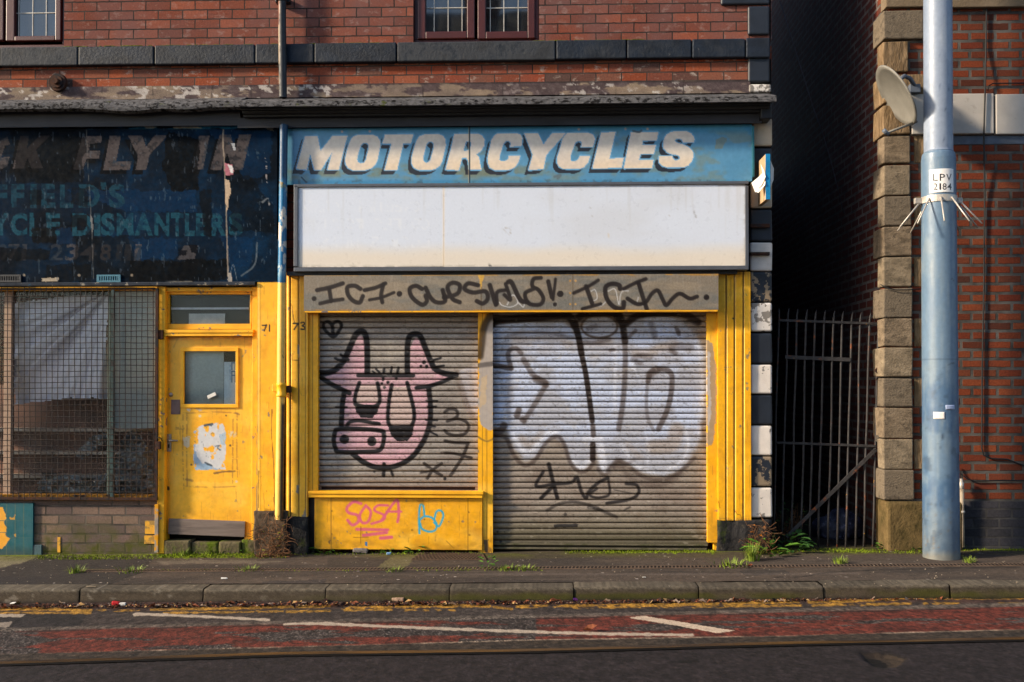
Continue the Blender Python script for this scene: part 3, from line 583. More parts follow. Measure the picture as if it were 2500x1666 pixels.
# iron pattress disc
bm = bmesh.new(); pc = U(143, 203, -.03)
for r, d0, d1 in ((.09, 0, .03), (.062, .03, .045), (.03, .045, .075)):
    t = bmesh.new(); bmesh.ops.create_cone(t, cap_ends=True, segments=24, radius1=r, radius2=r*.92, depth=d1-d0, matrix=Matrix.Translation((pc.x, -.03-(d0+d1)/2, pc.z)) @ Matrix.Rotation(math.pi/2, 4, 'X'))
    me = bpy.data.meshes.new('t'); t.to_mesh(me); t.free(); bm.from_mesh(me)
bobj('pattress_plate', bm, M['rust'], B)
# plinths
bm = bmesh.new()
def rough(name, px0, py0, px1, py1, Y, th, m, parent, amp=.03, n=14, seed=1):
    x0, x1, z0, z1 = rect(px0, py0, px1, py1, Y); t = bmesh.new(); box(t, x0, x1, Y, Y+th, z0-.03, z1)
    bmesh.ops.subdivide_edges(t, edges=t.edges[:], cuts=n, use_grid_fill=True)
    for v in t.verts:
        k = float(fbm(np.array(v.co.x*7+v.co.y*5), np.array(v.co.z*7), seed, 5))-.5
        k2 = float(fbm(np.array(v.co.x*7+9), np.array(v.co.z*7+v.co.y*6), seed+3, 5))-.5
        v.co += Vector((k2*amp, k*amp*1.6, k2*amp*.6))
    return bobj(name, t, m, parent, True)
rough('plinth_stone', 619, 1249, 698, 1355, -.10, .3, plain('brown_rough_plinth', (82, 70, 58), .95, .1, var=.4, vs=9, c2=(36, 34, 34), thr=(.5, .6), s2=8, bs=20, bd=.015), B, seed=2)
rough('plinth_stone', 693, 1263, 750, 1354, -.075, .25, M['plinth'], B, seed=5)
rough('plinth_stone', 1752, 1270, 1884, 1342, -.05, .25, M['plinth'], B, seed=8)
# ================================================================== RIGHT BUILDING
XR = U(2174, 700, 0).x
RB = thing('brick_building', (XR, 0, 0), 'orange red brick building with pale stone corner blocks right of the dark alley', 'building')
bm = bmesh.new(); zb = U(2420, 1224, 0).z; ZT = 7.6; box(bm, XR, XR+6, 0, .3, zb, ZT); bobj('brick_wall', bm, M['brick_right'], RB)
bm = bmesh.new(); box(bm, XR, XR+6, -.012, .3, -.2, zb); bobj('brick_plinth', bm, M['brick_blue'], RB)
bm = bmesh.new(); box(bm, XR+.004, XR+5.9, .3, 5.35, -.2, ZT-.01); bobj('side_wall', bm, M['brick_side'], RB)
bm = bmesh.new(); box(bm, XR-.1, XR+6, -.1, 5.4, ZT, ZT+.15); bobj('roof', bm, M['slate_paint'], RB)
for k_, cc_ in enumerate(((126, 113, 95), (110, 99, 85), (118, 104, 87))): M['sandstone_%d' % k_] = plain('sandstone_tone', cc_, .92, .12, var=.35, vs=8, c2=tuple(int(v*.72) for v in cc_), thr=(.5, .66), s2=6+2*k_, c3=(70, 62, 54), thr3=(.6, .72), s3=14+5*k_, bs=45, bd=.008, st=(1, 1, 1.8))
qn = [0]
def qr(px1, py0, py1, m='sandstone', long=False, Y=-.035, px0=2166, bev=.012):
    qn[0] += 1; m = 'sandstone_%d' % (qn[0]*7 % 3) if m == 'sandstone' else m; Y = Y-.006*(qn[0]*5 % 3)/2
    _, x1, z0, z1 = rect(px0, py0, px1, py1, Y); bm = bmesh.new(); x0 = U(px0-6, (py0+py1)/2, Y).x
    box(bm, x0-.012, x1, Y, .26 if long else .13, z0, z1, bev, 2, .005); bobj('quoin_block', bm, M[m], RB)
for q in ((2257, 25, 95, 'sandstone', True), (2217, 101, 176, 'sand_rough', False), (2257, 181, 250, 'sand_rough', True), (2222, 257, 328, 'sand_rough', True), (2224, 332, 398, 'sandstone', False),
          (2224, 403, 476, 'sandstone', True), (2225, 480, 550, 'sandstone', False), (2227, 553, 625, 'sandstone', True), (2227, 628, 700, 'sandstone', False), (2229, 704, 775, 'sandstone', True),
          (2229, 778, 846, 'sandstone', False), (2229, 849, 920, 'sandstone', True), (2229, 924, 993, 'sandstone', False), (2230, 997, 1070, 'sandstone', True), (2231, 1073, 1146, 'sandstone', False), (2232, 1148, 1221, 'sandstone', True)):
    qr(*q)
qr(2352, 1226, 1350, 'base_stone', True, -.075, 2176, .025)
for a, b in ((332, 398), (480, 550), (628, 700), (778, 846), (924, 993), (1073, 1146)):   # recessed stones beside the short blocks
    pbox_o('bond_stone', 2232, a, 2262, b, -.008, .1, M['sand_rough'], RB, .008)
for a, b in ((2163, 2260), (2262, 2600)): pbox_o('stone_band', a, -60, b, 17, -.045, .15, M['sandstone'], RB, .008)
for a, b in ((2226, 2427), (2432, 2640)): pbox_o('stone_band', a, 229, b, 327, -.04, .15, M['band_stone'], RB, .008)
pbox_o('slate_course', 2326, 331, 2640, 352, -.006, .1, M['slate'], RB, .004)
pbox_o('stone_sill', 2590, 1130, 2700, 1180, -.03, .1, M['sandstone'], RB, .01)
# ================================================================== SIGNS
LET = []
A_ = lambda p: tr(p, 700, 300, 4.706); B_ = lambda p: tr(p, 1150, 300, 4.706); C_ = lambda p: tr(p, 1550, 290, 6.723)
LET.append((A_([(210,158),(355,150),(388,325),(528,148),(698,147),(598,540),(470,538),(525,335),(395,540),(318,542),(270,352),(228,540),(112,530)]), None, 0))
LET.append((A_([(815,140),(990,140),(1040,160),(1070,200),(1078,250),(1045,420),(1020,480),(970,525),(900,545),(760,548),(705,520),(680,480),(672,420),(690,330),(715,240),(740,190),(775,155)]), A_([(880,230),(920,230),(942,255),(940,300),(910,430),(885,462),(850,468),(820,455),(808,425),(815,380),(850,265)]), 1))
LET.append((A_([(1130,138),(1458,132),(1425,238),(1340,238),(1270,540),(1125,545),(1205,240),(1098,242)]), None, 0))
LET.append((A_([(1570,138),(1740,130),(1795,150),(1825,195),(1828,260),(1790,430),(1765,490),(1710,530),(1650,545),(1520,545),(1462,520),(1437,470),(1437,400),(1470,270),(1495,195),(1530,155)]), A_([(1635,215),(1670,218),(1690,245),(1690,285),(1655,420),(1635,450),(1605,462),(1575,445),(1567,415),(1575,370),(1605,250)]), 1))
LET.append((A_([(1925,130),(2190,125),(2245,145),(2275,195),(2268,265),(2235,325),(2180,362),(2210,400),(2235,540),(2100,540),(2085,430),(2060,402),(2015,405),(1978,545),(1825,540),(1890,290)]), A_([(2060,215),(2108,205),(2122,240),(2110,290),(2085,320),(2030,322)]), 0))
LET.append((B_([(300,125),(520,120),(570,135),(590,175),(585,230),(578,270),(450,275),(460,235),(440,210),(400,210),(370,245),(330,380),(325,420),(345,445),(390,440),(425,420),(437,380),(565,378),(545,455),(510,505),(460,535),(400,545),(270,545),(215,515),(195,470),(190,410),(215,290),(235,195),(265,150)]), None, 1))
LET.append((B_([(610,120),(770,118),(832,250),(935,118),(1090,118),(865,370),(832,530),(660,545),(710,370)]), None, 0))
LET.append((B_([(1110,118),(1340,115),(1400,135),(1425,185),(1400,278),(1265,280),(1275,245),(1265,215),(1225,210),(1195,235),(1140,390),(1140,420),(1160,445),(1205,440),(1235,420),(1250,380),(1370,378),(1345,455),(1300,510),(1245,530),(1060,530),(1015,505),(990,465),(990,400),(1025,290),(1050,190),(1075,145)]), None, 1))
LET.append((B_([(1495,112),(1660,108),(1590,412),(1755,405),(1730,518),(1395,525)]), None, 0))
LET.append((B_([(1838,110),(2155,105),(2135,200),(1975,208),(1965,255),(2125,258),(2100,355),(1945,360),(1930,425),(2098,425),(2080,520),(1755,525)]), None, 0))
LET.append((C_([(600,215),(850,210),(920,240),(965,290),(978,340),(970,385),(790,395),(775,350),(740,325),(700,330),(660,345),(655,370),(690,395),(780,420),(870,460),(930,510),(960,560),(960,630),(930,710),(880,765),(810,795),(700,800),(530,800),(450,775),(400,720),(392,660),(400,620),(615,615),(615,650),(650,680),(700,685),(735,660),(735,625),(705,600),(590,580),(520,545),(470,480),(462,420),(480,330),(520,265)]), None, 1))
def letter_masks(c):
    face = np.zeros(c.X.shape, bool); outl = face.copy(); shad = face.copy()
    for pts, hole, _ in LET:
        I = c._box(pts, 18)
        if not len(I[0]): continue
        def ins(dx, dy):
            m = c.inside(pts, I, dx, dy)
            if hole is not None: m &= ~c.inside(hole, I, dx, dy)
            return m
        f = ins(0, 0); o = f.copy(); s = np.zeros_like(f)
        for k in range(8): o |= ins(2.6*math.cos(k*math.pi/4), 2.6*math.sin(k*math.pi/4))
        for k in range(11): t = k/10; s |= ins(-1.-9.*t, 1.+10.6*t)
        face[I] |= f; outl[I] |= o; shad[I] |= s
    return face, outl, shad
def motor_paint(c):
    c.fill((92, 146, 182)); c.mix((74, 130, 168), c.n(140, 50, 2)); c.mix((112, 128, 122), sst(.5, .66, c.n(60, 34, 4))*.6)
    c.mix((118, 118, 92), sst(396, 415, c.Y)*sst(440, 425, c.Y)*sst(.42, .62, c.n(40, 20, 6))*.75*sst(1500, 1200, c.X))
    c.mix((40, 116, 158), sst(334, 312, c.Y)*.7); c.mix((30, 112, 160), sst(436, 446, c.Y)*.5); c.mix((70, 130, 150), sst(722, 695, c.X)*.5)  # cornice shadow painted as deeper blue along the top
    fc, ol, sh = letter_masks(c)
    c.mix((38, 42, 52), sh*.96); c.mix((104, 164, 206), ol*.95); c.mix((216, 208, 198), fc*.97); c.mix((222, 196, 164), fc*sst(360, 412, c.Y)*.6); c.mix((190, 184, 182), fc*sst(.5, .7, c.n(50, 30, 12))*.4)  # lower letter faces painted warmer to carry the sunlight
    c.poly(C_([(1330,340),(1420,310),(1520,320),(1490,390),(1420,490),(1320,500)]), (108, 124, 120), .8, 5)
    for p in ((835, 322), (1413, 316), (1527, 315), (1581, 315), (903, 321)): c.dot(p[0], p[1], 3, (190, 150, 130), .8)
    c.stroke([(1545, 320), (1560, 323), (1566, 319)], 5, (70, 80, 90), .8); c.stroke([(1354, 432), (1368, 428), (1362, 436)], 6, (84, 96, 104), .7)
    c.stroke([(736, 433), (748, 446)], 3, (20, 50, 70)); c.mix((60, 70, 76), sst(.62, .7, c.n(10, 8, 31))*.5*sst(432, 446, c.Y))
    c.mix((24, 44, 60), sst(2.4, 1.0, np.abs(c.X-1146))*.9); c.mix((216, 190, 150), sst(1.6, .6, np.abs(c.X-1143.5))*.5)
MS = thing('fascia_sign', (U(1265, 400, -.07).x, -.05, U(1265, 446, -.07).z), 'pale blue painted board lettered MOTORCYCLES in cream block capitals', 'shop sign')
panel('board', 693, 309, 1836, 447, -.075, .04, motor_paint, M['gloss'], MS, 1.8)
pbox_o('end_board', 1837, 308, 1842, 432, -.10, .14, plain('teal_edge', (34, 96, 112), .6, .3), MS, .002)
pbox_o('side_board', 684, 312, 692, 446, -.03, .05, plain('dark_side', (20, 26, 34), .7, .3), MS)
# blank light box sign
def lb(c):
    c.fill((204, 212, 226)); c.mix((226, 212, 196), sst(2.6, 1.2, np.abs(c.X-1083))*.8); c.mix((194, 198, 206), sst(.45, .7, c.n(300, 120, 3))*.5); c.mix((222, 200, 166), sst(596, 640, c.Y+18*c.n(160, 60, 5))*.55)  # cool upper part and warm sunlit bottom are painted into the panel colour
    I = sst(.4, .6, c.n(14, 10, 9))
    for row, (y0, y1) in (('SGREETING CARDS', (492, 517)), ('CONFECTIONERY', (533, 560)), ('LUCIES NEWS', (577, 607))):
        n = len(row); wdt = {15: 330, 13: 300, 11: 270}[n]; x = 1052
        for i, ch in enumerate(row):
            if ch != ' ': c.glyph(ch, x-(i+1)*wdt/n+wdt/n*.82, x-(i+1)*wdt/n, y0, y1, (222, 226, 232), .38, 0, .0, I)
    c.stroke([(1229, 560), (1238, 556), (1248, 566), (1240, 572), (1230, 562)], 1.8, (150, 146, 142), .7); c.stroke([(1484, 570), (1488, 582)], 3, (200, 190, 176), .8)
    c.stroke([(1694, 516), (1699, 530)], 3, (150, 150, 156), .8); c.dot(1196, 648, 3, (60, 60, 64), .8)
    c.mix((150, 146, 138), sst(.62, .74, c.n(9, 160, 41))*.12*sst(640, 470, c.Y)); c.mix((128, 122, 112), (sst(458, 452, c.Y)+sst(646, 652, c.Y)+sst(733, 727, c.X)+sst(1814, 1820, c.X))*sst(.3, .6, c.n(18, 12, 43))*.5)
    for i in range(26): c.dot(random.uniform(730, 1815), random.uniform(460, 648), 1.4, (150, 148, 146), .4)
LB = thing('lightbox_sign', (U(1272, 560, -.16).x, -.1, U(1272, 662, -.16).z), 'blank white light box sign in a grey metal frame below the blue board', 'shop sign')
panel('panel', 726, 452, 1083, 652, -.15, .03, lb, M['sheet'], LB, 4); panel('panel', 1083.4, 452, 1820, 652, -.15, .03, lb, M['sheet'], LB, 4)
bm = bmesh.new()
for q in ((717, 446, 1828, 453.5), (717, 651, 1828, 661), (717, 453.5, 727, 651), (1819.5, 453.5, 1828, 651)): pbox(bm, *q, -.165, .16, .004)
bobj('frame', bm, M['alu'], LB)
bm = bmesh.new(); pbox(bm, 700, 661.5, 1800, 671, -.12, .14); bobj('underside_trim', bm, M['black_paint'], LB)
bm = bmesh.new(); pbox(bm, 728, 453.6, 1818, 651, -.11, .1); bobj('box_body', bm, M['dark'], LB)
# dark navy sign on the left
def navy(c):  # faded paint under roller patches of near-black
    L = lambda p: tr(p, 0, 300, 3.41)
    c.fill((4, 24, 42)); c.mix((6, 40, 68), sst(.45, .75, c.n(70, 60, 3))*.8); c.mix((2, 10, 20), sst(.48, .75, c.n(110, 70, 7))*.8)
    for p, s_ in (([(560,560),(1640,560),(1640,740),(1040,740)], 2), ([(470,880),(600,880),(600,1010),(470,1000)], 4), ([(1120,960),(1480,960),(1460,1130),(1130,1130)], 5), ([(1830,930),(2110,960),(2090,1180),(1930,1210)], 6), ([(1720,60),(2260,60),(2260,420),(2030,480),(1960,300)], 8)):
        c.poly(L(p), (5, 44, 80), .5, 18, s_)
    tx = sst(.30, .52, c.n(9, 9, 40, 3)); sh = (4, 8, 14)
    big = [[(0,150),(60,120),(85,180),(40,190),(10,290),(80,285),(60,360),(0,390),(-60,390),(-60,150)], [(170,110),(240,110),(225,215),(330,110),(415,110),(300,225),(360,380),(260,380),(230,290),(200,380),(105,385)], [(690,110),(850,110),(840,170),(750,175),(740,235),(835,235),(825,300),(720,300),(690,390),(610,390)], [(915,110),(1005,110),(965,325),(1095,325),(1080,390),(860,395)],
           [(1065,105),(1180,105),(1215,200),(1290,105),(1395,105),(1245,270),(1215,395),(1125,395),(1150,280)], [(1660,110),(1745,105),(1690,390),(1610,390)], [(1830,100),(1920,100),(1955,240),(1990,100),(2090,100),(2020,395),(1940,395),(1890,250),(1840,395),(1750,390)]]
    for p in big: c.poly([(x-9, y+10) for x, y in L(p)], sh, .9, 1)
    for p in big: c.poly(L(p), (76, 70, 71), .95, 2, tex=.6+.4*tx)
    for ch, a, b in (('F', -60, 60), ('F', 95, 205), ('I', 255, 305), ('E', 345, 460), ('L', 500, 610), ('D', 655, 830), ("'", 840, 885), ('S', 905, 1040)): c.glyph(ch, a/3.41, b/3.41, 300+(512 if ch != "'" else 495)/3.41, 300+(708 if ch != "'" else 560)/3.41, (22, 58, 74), .9, 0, .04, .45+.55*tx)
    for ch, a, b in (('Y', -60, 75), ('C', 90, 225), ('L', 245, 345), ('E', 385, 500), ('D', 600, 765), ('I', 785, 835), ('S', 840, 955), ('M', 970, 1112), ('A', 1118, 1272), ('N', 1288, 1412), ('T', 1420, 1530), ('L', 1540, 1622), ('E', 1634, 1712), ('R', 1762, 1885), ('S', 1905, 2022)):
        c.glyph(ch, a/3.41, b/3.41, 300+752/3.41, 300+942/3.41, (26, 70, 86), .9, 0, .04, .45+.55*tx)
    for ch, a, b, al in (('0', -30, 50, .4), ('7', 60, 150, .6), ('1', 175, 215, .6), ('2', 410, 520, .5), ('3', 540, 650, .8), ('4', 662, 795, .8), ('8', 828, 918, .95), ('1', 960, 1010, .6), ('1', 1030, 1085, .6), ('1', 1115, 1165, .9)): c.glyph(ch, a/3.41, b/3.41, 300+1010/3.41, 300+1148/3.41, (78, 72, 74), al, .1, .02, .5+.5*tx)
    F = [(1530,1020),(1650,1020),(1620,1142),(1480,1142)]; c.poly(L(F), (70, 66, 68), .85, 3)
    c.poly(L([(1572,1020),(1640,1015),(1645,1085),(1590,1080)]), (8, 12, 20), .95, 6); c.poly(L([(1500,1062),(1560,1062),(1545,1105),(1490,1105)]), (8, 12, 20), .95, 4)
    for p, a, s_ in (([(60,30),(720,20),(730,230),(690,300),(690,500),(130,500),(120,180)], .55, 1), ([(-60,100),(140,90),(130,260),(-60,270)], .3, 41), ([(1390,80),(1660,140),(1650,560),(1430,560),(1350,380)], .82, 2), ([(1080,1150),(1900,1140),(1890,1310),(1080,1320)], .85, 3), ([(640,960),(1070,940),(1110,1150),(1120,1300),(600,1300)], .5, 5), ([(590,770),(730,760),(730,860),(590,870)], .6, 6), ([(-60,1040),(420,1050),(420,1140),(-60,1150)], .6, 7), ([(270,880),(470,890),(460,1000),(260,1000)], .7, 8), ([(1650,560),(1760,560),(1760,960),(1700,930)], .6, 9), ([(590,550),(740,540),(740,700),(590,680)], .5, 12), ([(255,560),(350,560),(340,690),(255,690)], .5, 15), ([(1900,480),(2080,440),(2280,700),(2280,920),(1920,900)], .45, 16), ([(380,1180),(760,1170),(760,1330),(380,1330)], .6, 19)):
        c.poly(L(p), (2, 4, 8), a, 14, s_, tex=.75+.25*tx)
    for p in ([(718, 60), (735, 420), (765, 900), (778, 1300)],): c.stroke(L(p), 1.6, (120, 116, 112), .6, 1.2, 2)
    c.poly(L([(750,760),(772,800),(776,880),(764,920)]), (130, 130, 130), .8, 2)
    c.stroke(L([(1858, 60), (1856, 180), (1866, 300), (1872, 420), (1880, 620), (1886, 840), (1898, 1280)]), 3.2, (150, 136, 122), .9, 1.5, 3)
    c.poly(L([(1868,335),(1935,350),(1945,400),(1935,440),(1880,445)]), (176, 110, 122), .95, 3); c.poly(L([(1895,345),(1938,360),(1943,420),(1920,420)]), (206, 204, 204), .95, 3)
    c.poly(L([(1875,445),(1935,430),(1930,465),(1890,470)]), (4, 6, 10), .95, 2); c.poly(L([(1872,470),(1905,480),(1925,580),(1905,620),(1898,690),(1888,760),(1876,640)]), (190, 166, 140), .95, 4)
    c.poly(L([(1925,170),(1955,170),(1960,230),(1945,235)]), (196, 200, 206), .8, 3)
    for p in ((2210, 300, 380), (2215, 430, 510), (2230, 620, 690)): c.stroke(L([(p[0], p[1]), (p[0]+10, p[2])]), 2, (170, 160, 160), .8, 1.2, 5, ragged=.45)
    c.stroke(L([(2185, 660), (2230, 630), (2245, 680)]), 3, (150, 150, 150), .6, 1.5, 5)
    for x in (200, 658, 1097): c.dot(x/3.41, 300+1270/3.41, 3.4, (140, 126, 110), .9)
    c.poly(L([(345,1295),(490,1285),(480,1318),(350,1322)]), (170, 156, 136), .95, 6)
    c.mix((150, 140, 126), sst(684, 690, c.Y)*sst(.5, .56, c.n(30, 8, 51))*sst(390, 430, c.X)*.9); c.poly(L([(1895,1255),(1925,1250),(1930,1320),(1900,1320)]), (170, 160, 150), .9, 6)
    c.stroke(L([(1910, 1310), (1940, 1180), (1972, 1310)]), 1.6, (120, 124, 130), .7, 1.2); c.stroke(L([(2140, 1000), (2120, 1180), (2010, 1275)]), 3.2, (110, 116, 122), .7, 2, 3)
    c.mix((40, 120, 170), sst(318, 312, c.Y)*sst(.5, .6, c.n(50, 10, 61))*.7); c.mix((170, 160, 146), sst(316, 312, c.Y)*sst(.62, .66, c.n(36, 8, 63))*.8)
    c.mix((90, 100, 112), sst(.72, .76, c.n(5, 22, 65))*.45)
    c.poly([(640, 311), (668, 311), (667, 320), (652, 316)], (140, 130, 116), .8, 4)
NS = thing('fascia_sign', (U(330, 500, -.06).x, -.05, U(330, 690, -.06).z), 'dark navy signboard with faded overpainted DISMANTLERS lettering above the caged window', 'shop sign')
panel('board', -330, 311, 676, 690, -.065, .05, navy, M['matt'], NS, 1.9)
for a, b, c_ in ((-30, 51, 'black'), (236, 294, 'blue')):
    bm = bmesh.new(); f = [(a, 671, b, 675), (a, 685, b, 689.5), (a, 675, a+6, 685), (b-6, 675, b, 685)]
    for q in f: pbox(bm, *q, -.078, .013, .001)
    k = a+9
    while k < b-7: pbox(bm, k, 675, k+2.4, 685, -.078, .012); k += 5.6
    bobj('air_vent', bm, plain('vent_'+c_, (60, 110, 130) if c_ == 'blue' else (48, 50, 54), .6, .3), NS)
# small projecting sign on the corner blocks
PJ = thing('projecting_sign', (U(1875, 425, -.3).x, -.1, U(1875, 480, -.3).z), 'small blue edged projecting sign with torn white paper on the corner blocks', 'sign')
xa, xb = U(1869.5, 420, -.36).x, U(1880.5, 420, -.36).x; zt, zb_ = U(1875, 376, -.36).z, U(1875, 487, -.36).z
bm = bmesh.new(); box(bm, xa, xb, -.36, -.352, zb_, zt); bobj('front_edge', bm, plain('bright_blue_edge', (16, 122, 176), .5, .3), PJ)
bm = bmesh.new(); box(bm, xa+.001, xa+.008, -.351, -.03, zb_, zt, .001); box(bm, xb-.008, xb-.001, -.351, -.03, zb_, zt, .001); box(bm, xa+.008, xb-.008, -.35, -.03, zt-.012, zt-.001); box(bm, xa+.008, xb-.008, -.35, -.03, zb_, zb_+.012)
bobj('board', bm, M['wood_raw'], PJ)
def flap(name, pts, m, parent, dy, th=.002):
    V = [U(x, y, d) for (x, y, d) in pts]; n = len(V); Fc = [tuple(range(n))]
    o = mesh(name, V, Fc, m, parent); md = o.modifiers.new('solid', 'SOLIDIFY'); md.thickness = th; return o
flap('torn_paper', [(1857, 400, -.34), (1866, 418, -.36), (1869.5, 432, -.37), (1860, 452, -.36), (1844, 470, -.30), (1835, 447, -.28), (1853, 432, -.33), (1862, 424, -.34)], M['paper'], PJ, 0)
flap('torn_paper', [(1869, 442, -.365), (1868, 452, -.37), (1852, 471, -.33), (1845, 469, -.31), (1858, 455, -.34)], M['paper'], PJ, 0)
flap('torn_paper', [(1881, 392, -.30), (1889, 412, -.28), (1888, 440, -.28), (1881, 456, -.3)], M['paper'], PJ, 0)
# ================================================================== SHOPFRONT 73
def yel(c, seed=1, base=(240, 178, 34), top=None):
    base = (base[0], base[1]+7, base[2]+6) if base[1] < 176 else base
    c.fill(base); c.mix((228, 162, 24), c.n(60, 160, seed)*.7); c.mix((206, 142, 30), sst(.55, .8, c.n(30, 50, seed+1))*.5); c.mix((248, 200, 86), sst(.5, .75, c.n(90, 60, seed+3))*.5)
    c.mix((150, 104, 40), sst(.76, .84, c.n(7, 12, seed+2))*.35); c.mix((120, 110, 104), sst(.80, .815, c.n(16, 26, seed+6))*.8); c.mix((140, 96, 30), sst(.70, .78, c.n(3, 55, seed+8))*.35); c.mix((140, 102, 40), sst(1180, 1340, c.Y)*sst(.42, .75, c.n(26, 16, seed+9))*.28)
def cracks(c, lst):
    for p in lst: c.stroke(p, 1.8, (92, 62, 20), .75, 1.5, 2)
S73 = thing('timber_shopfront', (U(1270, 1345, 0).x, 0, 0), 'yellow painted shopfront numbered 73 framing the two roller shutters', 'shopfront')
def pil73(c):
    yel(c, 11); c.mix((170, 110, 16), sst(700, 668, c.Y)*.35)  # shade at the top painted as darker yellow
    for x, a in ((709, 1), (729.5, 1), (746, .6)): c.mix((84, 54, 14), sst(1.9, .8, np.abs(c.X-x+1.2*(c.n(20, 60, 3)-.5)))*a*.9); c.mix((250, 200, 90), sst(1.4, .4, np.abs(c.X-x-2.4))*.5)  # pale line beside each groove is a painted highlight
    cracks(c, [[(712, 742), (716, 775), (720, 790)], [(711, 880), (730, 880)], [(712, 866), (713, 879)], [(712, 980), (709, 1060), (710, 1150)]])
    for p in ([(728, 836), (732, 850), (730, 878), (726, 862)], [(724, 1186), (730, 1184), (728, 1206), (723, 1202)], [(735, 1262), (748, 1262), (746, 1240), (740, 1256)]): c.poly(p, (128, 122, 118), .95, 2)
    k = (28, 22, 14); c.stroke([(716, 790), (727, 789), (720, 805)], 2.6, k, .95, 1.4) if False else None
    for a, b in (((716, 790), (728, 790)), ((728, 790), (718, 805))): c.stroke([a, b], 3.6, k, 1, 1.2)
    c.stroke([(734, 789), (741, 787), (743, 792), (738, 796), (744, 799), (743, 804), (735, 804)], 3.4, k, 1, 1.2)
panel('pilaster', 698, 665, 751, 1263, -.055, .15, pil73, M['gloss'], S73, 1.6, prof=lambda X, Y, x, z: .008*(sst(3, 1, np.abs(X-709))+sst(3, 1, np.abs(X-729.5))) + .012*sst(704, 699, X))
def pilR(c):
    yel(c, 21, (238, 166, 20)); c.mix((168, 112, 16), sst(690, 666, c.Y)*.3)  # top painted darker for the shade there
    for x in (1773, 1793.5, 1815): c.mix((84, 54, 14), sst(1.9, .8, np.abs(c.X-x))*.9); c.mix((250, 204, 100), sst(1.6, .4, np.abs(c.X-x-2.4))*.5)  # grooves get a painted highlight on their right edge
    cracks(c, [[(1793, 1245), (1800, 1256), (1808, 1258), (1811, 1270)], [(1754, 1225), (1757, 1240)]]); c.mix((120, 90, 50), sst(1262, 1270, c.Y)*sst(.4, .6, c.n(6, 6, 3))*.6); c.dot(1790, 778, 2.4, (60, 50, 40)); c.stroke([(1813, 1232), (1815, 1262)], 3, (120, 96, 60), .7, 1.5, 4)
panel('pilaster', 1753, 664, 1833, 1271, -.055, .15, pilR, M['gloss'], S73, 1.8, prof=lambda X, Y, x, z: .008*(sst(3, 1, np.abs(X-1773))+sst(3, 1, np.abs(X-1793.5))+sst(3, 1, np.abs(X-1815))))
bm = bmesh.new(); pbox(bm, 1742, 1262, 1757, 1344, .0, .08, .004); bobj('foot_strip', bm, M['yellow_worn'], S73)
def grafmix(c, pts, col, a, wob=6, soft=18):
    c.poly(pts, col, a, wob, tex=sst(.2, .5, c.n(40, 40, 5)))
def midpost(c):
    yel(c, 31); X = c.X
    for x in (1178, 1189): c.mix((110, 74, 18), sst(1.6, .6, np.abs(X-x))*.6)
    c.poly([(1196, 775), (1186, 790), (1178, 830), (1168, 905), (1166, 985), (1176, 1040), (1192, 1050), (1206, 1050), (1206, 770)], (158, 154, 160), .9, 10); c.poly([(1175, 925), (1190, 915), (1186, 985), (1170, 1000)], (196, 168, 128), .6, 10)
    c.stroke([(1206, 766), (1190, 782), (1180, 806), (1176, 840), (1172, 870)], 17, (46, 34, 22), .8, 9); c.stroke([(1166, 893), (1206, 888)], 12, (84, 78, 76), .8, 5)
    c.stroke([(1166, 1066), (1178, 1074), (1190, 1078), (1204, 1072)], 4, (96, 80, 60), .6, 3); c.mix((104, 70, 30), sst(1300, 1345, c.Y)*sst(.35, .6, c.n(7, 12, 9))*.7); c.poly([(1180, 1318), (1192, 1316), (1190, 1348), (1184, 1348)], (60, 50, 44), .8, 5)
panel('post', 1167, 757, 1203, 1350, -.03, .12, midpost, M['gloss'], S73, 1.8)
def rpost(c):
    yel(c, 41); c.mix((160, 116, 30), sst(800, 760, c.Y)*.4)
    c.poly([(1726, 830), (1740, 842), (1749, 900), (1750, 985), (1744, 1060), (1738, 1085), (1726, 1090)], (150, 134, 120), .85, 9); c.poly([(1728, 860), (1734, 860), (1736, 1010), (1728, 1060)], (186, 184, 190), .7, 8)
    c.mix((104, 76, 40), sst(1320, 1345, c.Y)*.5)
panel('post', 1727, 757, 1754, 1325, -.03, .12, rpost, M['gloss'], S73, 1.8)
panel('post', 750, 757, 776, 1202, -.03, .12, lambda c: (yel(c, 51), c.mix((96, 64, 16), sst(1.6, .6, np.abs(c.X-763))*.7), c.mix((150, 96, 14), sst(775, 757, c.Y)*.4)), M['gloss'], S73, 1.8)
bm = bmesh.new(); pbox(bm, 752, 1200, 1180, 1207, -.085, .1, .003); pbox(bm, 753, 1207, 1178, 1216, -.075, .1, .004); bobj('sill', bm, M['yellow'], S73)
pk, bl = (206, 92, 122), (40, 158, 200)
